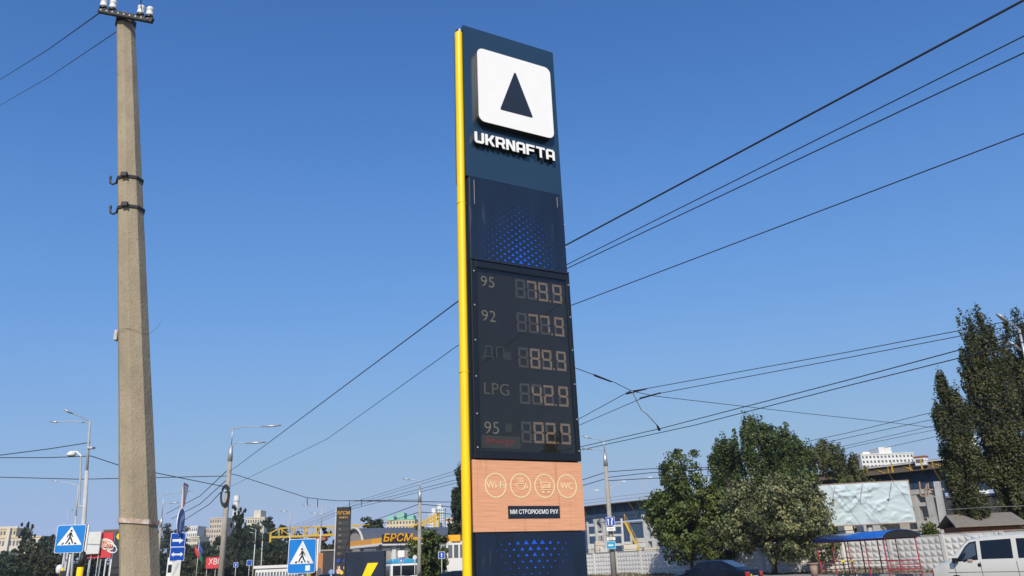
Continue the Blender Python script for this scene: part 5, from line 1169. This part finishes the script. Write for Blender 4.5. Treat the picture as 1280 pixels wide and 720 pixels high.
# ------------------------------------------------------------------ far buildings
def block(label, px0, px1, pyt, Y, m, floors, bays, roof=None, rz=0, depth=12, wm='win_dark', name='apartment_building', pyb=None, steps=()):
    a, b = W(px0, hor(px0), Y), W(px1, hor(px1), Y); h = W((px0 + px1) / 2, pyt, Y).z; o = thing(name, label, 'building', (a.x, Y, 0), rz, 'far buildings'); w_ = b.x - a.x
    MB().box((0, 0, 0), (w_, depth, h)).build('wall', m, o)
    z0 = 0 if pyb is None else W((px0 + px1) / 2, pyb, Y).z
    fh = (h - z0) / floors; bwid = w_ / bays; first = None
    for f in range(floors):
        for k in range(bays):
            if first is None:
                first = MB().box((0, -.12, 0), (bwid * .5, -.02, fh * .5)).build('window', wm, o); first.location = (bwid * .25, 0, z0 + fh * .25); continue
            c = first.copy(); C.objects.link(c); c.parent = o; c.location = (bwid * (k + .25), 0, z0 + fh * (f + .25))
    MB().box((-.3, -.3, h + .01), (w_ + .3, depth + .3, h + .5)).build('roof', roof or m, o)
    for (s0, s1, dh) in steps: MB().box((w_ * s0, 1, h + .51), (w_ * s1, depth - 1, h + .5 + dh)).build('roof_house', roof or m, o)
    return o
block('white apartment block with rows of windows right of the willow', 1098, 1168, 566.5, 420, 'white_wall', 9, 14, None, R_(3), 14, pyb=620, steps=((.06, .2, 1.2), (.38, .62, 3.4)))
block('white block glimpsed between the two poplars', 1236, 1252, 545, 330, 'white_wall', 14, 3)
block('yellow and white residential block with green roofs above the fuel canopy', 482, 518, 650, 520, 'yellow_wall', 10, 9, 'green_roof', 0, 16, steps=((.02, .25, 2.2), (.38, .62, 4.2), (.72, .95, 2.4)))
block('tall pale glazed tower above the small trees', 546, 556, 636, 620, 'glass_tower', 22, 4, 'white_wall', steps=((.1, .6, 3),))
block('white stepped block left of the pale glazed tower', 536, 548, 643, 600, 'white_wall', 18, 5, None, steps=((.3, .7, 4),))
block('white and green roofed block beside the dark poplar', 558, 572, 647, 560, 'white_wall', 12, 5, 'green_roof')
block('beige apartment block above the woodland left of the concrete lamp pole', 256, 277, 648.5, 400, 'pink_wall', 12, 7, None, R_(4), 14)
block('low pale apartment block above the woodland', 228, 241, 659, 420, 'white_wall', 10, 5)
block('cream block lower on the slope behind the flag', 232, 244, 672, 360, 'cream_wall', 8, 5)
block('beige stepped block between the pale blocks', 247, 256, 662, 430, 'pink_wall', 12, 4)
block('pale apartment block peeking over the woodland', 301, 326, 648, 460, 'cream_wall', 10, 8, None, 0, 12, steps=((.4, .75, 4),))
block('long pale hall roof behind trees at the far left', -30, 42, 673, 330, 'cream_wall', 5, 16, 'yellow_wall')
block('small cream building above the hall at the left edge', -12, 9, 662, 380, 'yellow_wall', 8, 5)
block('long low white wall building at the foot of the woodland', 319, 372, 710, 150, 'white_wall', 1, 14, None, 0, 6, name='low_building')
ch = thing('white_chimney', 'white banded chimney tower beside the concrete lamp pole', 'chimney', G(288, 420)); hc = W(287.5, 620, 420).z
MB().lathe([(1.7, 0), (1.45, hc)], 14).build('stack', 'white_wall', ch)
for k in (0, 1, 2): MB().lathe([(1.75, hc - 3 - k * 4.2), (1.75, hc - 2 - k * 4.2)], 14).build('band', 'glass_tower', ch)
# crane boom at far left edge
bo = thing('crane_boom', 'pale crane boom above the hall at the left edge', 'crane', G(0, 300)); MB().beam(W(-20, 660, 300) - bo.location, W(23, 659, 300) - bo.location, .6, .7).build('boom', 'cream_wall', bo); MB().box((-.6, -.6, 0), (.6, .6, W(0, 660, 300).z)).build('mast', 'cream_wall', bo)

# ------------------------------------------------------------------ hoardings on the left
HY = 60
def hoard(label, px0, px1, py0, py1, Y, m, rz=0):
    a, b = W(px0, py1, Y), W(px1, py0, Y); a.x = W(px0, (py0 + py1) / 2, Y).x; b.x = W(px1, (py0 + py1) / 2, Y).x; o = thing('hoarding', label, 'hoarding', (a.x, Y, 0), rz, 'hoardings'); wd = b.x - a.x
    pl = MB().box((0, 0, a.z), (wd, .15, b.z)).build('board', m, o, bevel=.02)
    for x in np.linspace(.1, wd - .1, 3): MB().tube((x, .2, 0), (x, .2, a.z + .2), .035, .035, 8).build('leg', 'white_conc', o, True)
    return o, wd, a.z, b.z
hoard('faded white hoarding panel right of the left crossing sign', 104, 125, 664.5, 693, HY, 'ad_white')
o, wd, za, zb2 = hoard('red hoarding with drawn pale bread rolls', 111, 140.5, 664.5, 698, HY + .3, 'ad_red')
for cx, cz, rx, rz_, n_ in ((wd * .78, .50, .52, .36, 3), (wd * .97, .36, .44, .30, 1)):
    zc_ = za + (zb2 - za) * cz
    for k in range(n_):
        s = 1 - k * .3
        t_ = MB(); t_.path([Vector((cx + rx * s * math.cos(a), -.02, zc_ + rz_ * s * math.sin(a) + .15 * math.cos(a) * -1)) for a in np.linspace(0, 2 * math.pi, 22)], .055, 5); t_.build('roll_print', 'ad_pink' if k else 'plate', o)
o, wd, za, zb2 = hoard('charcoal hoarding with a yellow flower beside the foreground pole', 140.6, 160, 664.5, 720, HY + .3, 'ad_black')
fcx, fcz = (W(147, 670, HY).x - o.location.x), W(147, 670, HY).z
fm = MB()
for k in range(6): a_ = k * math.pi / 3; fm.tube((fcx + .14 * math.cos(a_), -.002, fcz + .14 * math.sin(a_)), (fcx + .14 * math.cos(a_), -.012 - .001 * k, fcz + .14 * math.sin(a_)), .1, .1, 12)
fm.build('flower_print', 'sticker', o); MB().tube((fcx, -.018, fcz), (fcx, -.022, fcz), .09, .09, 12).build('flower_centre', 'lamp_amber', o)
MB().box((-.9, .0, zb2 + .003), (wd, .2, zb2 + .2)).build('coping', 'rust_deck', o)
for i, (px, Y, m) in enumerate(((122, 64, 'white_conc'), (129, 66, 'white_conc'), (136, 64, 'white'), (141, 63, 'cream_wall'), (75, 58, 'white_conc'), (79, 59, 'white_conc'))):
    o = thing('market_post', ['thin post under the red hoarding, leftmost', 'thin post under the red hoarding, middle', 'white post under the red hoarding', 'cream post beside the charcoal hoarding', 'pale post left of the crossing sign foot', 'pale post right beside the crossing sign foot'][i], 'post', G(px, Y), 0, 'posts by the hoardings')
    MB().tube((0, 0, 0), (0, 0, W(px, 699 if i < 4 else 684, Y).z), .07, .06, 8).build('post', m, o, True); MB().box((-.1, -.1, 0), (.1, .1, .05)).build('foot', 'grey_steel', o)
# yellow guarded post and traffic light hood
yp = thing('guard_post', 'black post with yellow sleeve below the faded hoarding', 'post', G(98, 30)); z5 = W(99.5, 709, 30).z
MB().tube((0, 0, 0), (0, 0, z5), .11, .11, 14).build('sleeve', 'yellow', yp, True); MB().tube((0, 0, z5), (.03, 0, W(100, 690, 30).z), .09, .09, 12).build('post', 'black_steel', yp, True)
tl2 = thing('traffic_light', 'traffic light with white wrapped hood and yellow base, bottom left', 'traffic light', G(72, 30)); z6 = W(73, 710, 30).z
MB().tube((.1, 0, 0), (.1, 0, z6), .06, .06, 10).build('post', 'yellow', tl2, True); MB().lathe([(.04, -.2), (.11, -.16), (.13, 0), (.09, .09), (.02, .12)], 12, (0, 0, z6)).build('hood', 'white', tl2, True); MB().box((.08, -.1, z6 - .35), (.3, .1, z6 - .1)).build('housing', 'black_steel', tl2, bevel=.03)
# vending box, red advert, flag
vb = thing('white_cabinet', 'white cabinet with dark window left of the sign stack', 'cabinet', G(207, 24)); zv = W(210, 697, 24).z; wv = .20
MB().box((0, 0, 0), (wv, .3, zv)).build('cabinet', 'white', vb, bevel=.01); MB().box((.04, -.008, zv - .42), (wv - .02, -.001, zv - .2)).build('window', 'tint', vb); MB().tube((.10, -.001, zv - .08), (.10, -.008, zv - .08), .03, .03, 10).build('round_mark', 'ad_red', vb)
o, wd, za, zb2 = hoard('small red roadside advert with white letters beside the concrete lamp pole', 257.5, 281, 696, 711, 105, 'ad_red')
text('lettering', 'ХВО', 1.0, 'plate', o, (wd * .5, -.02, (za + zb2) / 2 + .1), .004, .85, .0)
fg = thing('flag', 'red and blue flag on a pole above the road', 'flag', G(245, 110)); zf = W(244, 677, 110).z
MB().tube((0, 0, 0), (0, 0, zf + .3), .06, .05, 8).build('pole', 'grey_steel', fg, True)
for k, m in enumerate(('flag_blue', 'flag_red', 'flag_green')):
    vs = []; 
    for i in range(6):
        for j in range(3): vs.append((-.25 - .32 * k + i * .18 if k < 2 else .05 + i * .12, .1 * math.sin(i * 1.3 + k), zf - j * .45 - i * .22 - k * .5))
    MB().add(vs, [(i * 3 + j, (i + 1) * 3 + j, (i + 1) * 3 + j + 1, i * 3 + j + 1) for i in range(5) for j in range(2)]).build('cloth', m, fg, True).modifiers.new('t', 'SOLIDIFY').thickness = .02
# morning haze over the town
hz = MB().box((-900, -80, -1), (900, 760, 62)).build('haze', 'white')
hm = bpy.data.materials.new('haze'); hm.use_nodes = True; hn = hm.node_tree; hn.nodes.clear()
ho = hn.nodes.new('ShaderNodeOutputMaterial'); hv = hn.nodes.new('ShaderNodeVolumePrincipled'); hv.inputs['Density'].default_value = .0002; hv.inputs['Color'].default_value = (.86, .92, 1, 1); hv.inputs['Anisotropy'].default_value = .2
hn.links.new(hv.outputs[0], ho.inputs['Volume']); hz.data.materials.clear(); hz.data.materials.append(hm)
tag(hz, 'thin bluish morning haze over the far town', 'haze', None, 'stuff')
# trees behind the camera that the display glass mirrors
for i, (x, y, h) in enumerate(((68, -31, 17.5), (70, -28, 14.0), (63.5, -37.5, 14.0))):
    tree('roadside_tree', ['largest of the trees mirrored low in the price display glass', 'right tree mirrored low in the price display glass', 'left tree mirrored low in the price display glass'][i], (x, y, 0), h, h * .15, blobset(600 + i, 13, h * .12, h * .93, (1.5, .9, 1.0)[i], egg, .6), 4500, .4, 'leaf_poplar', 610 + i, .2, 'trees behind the camera')
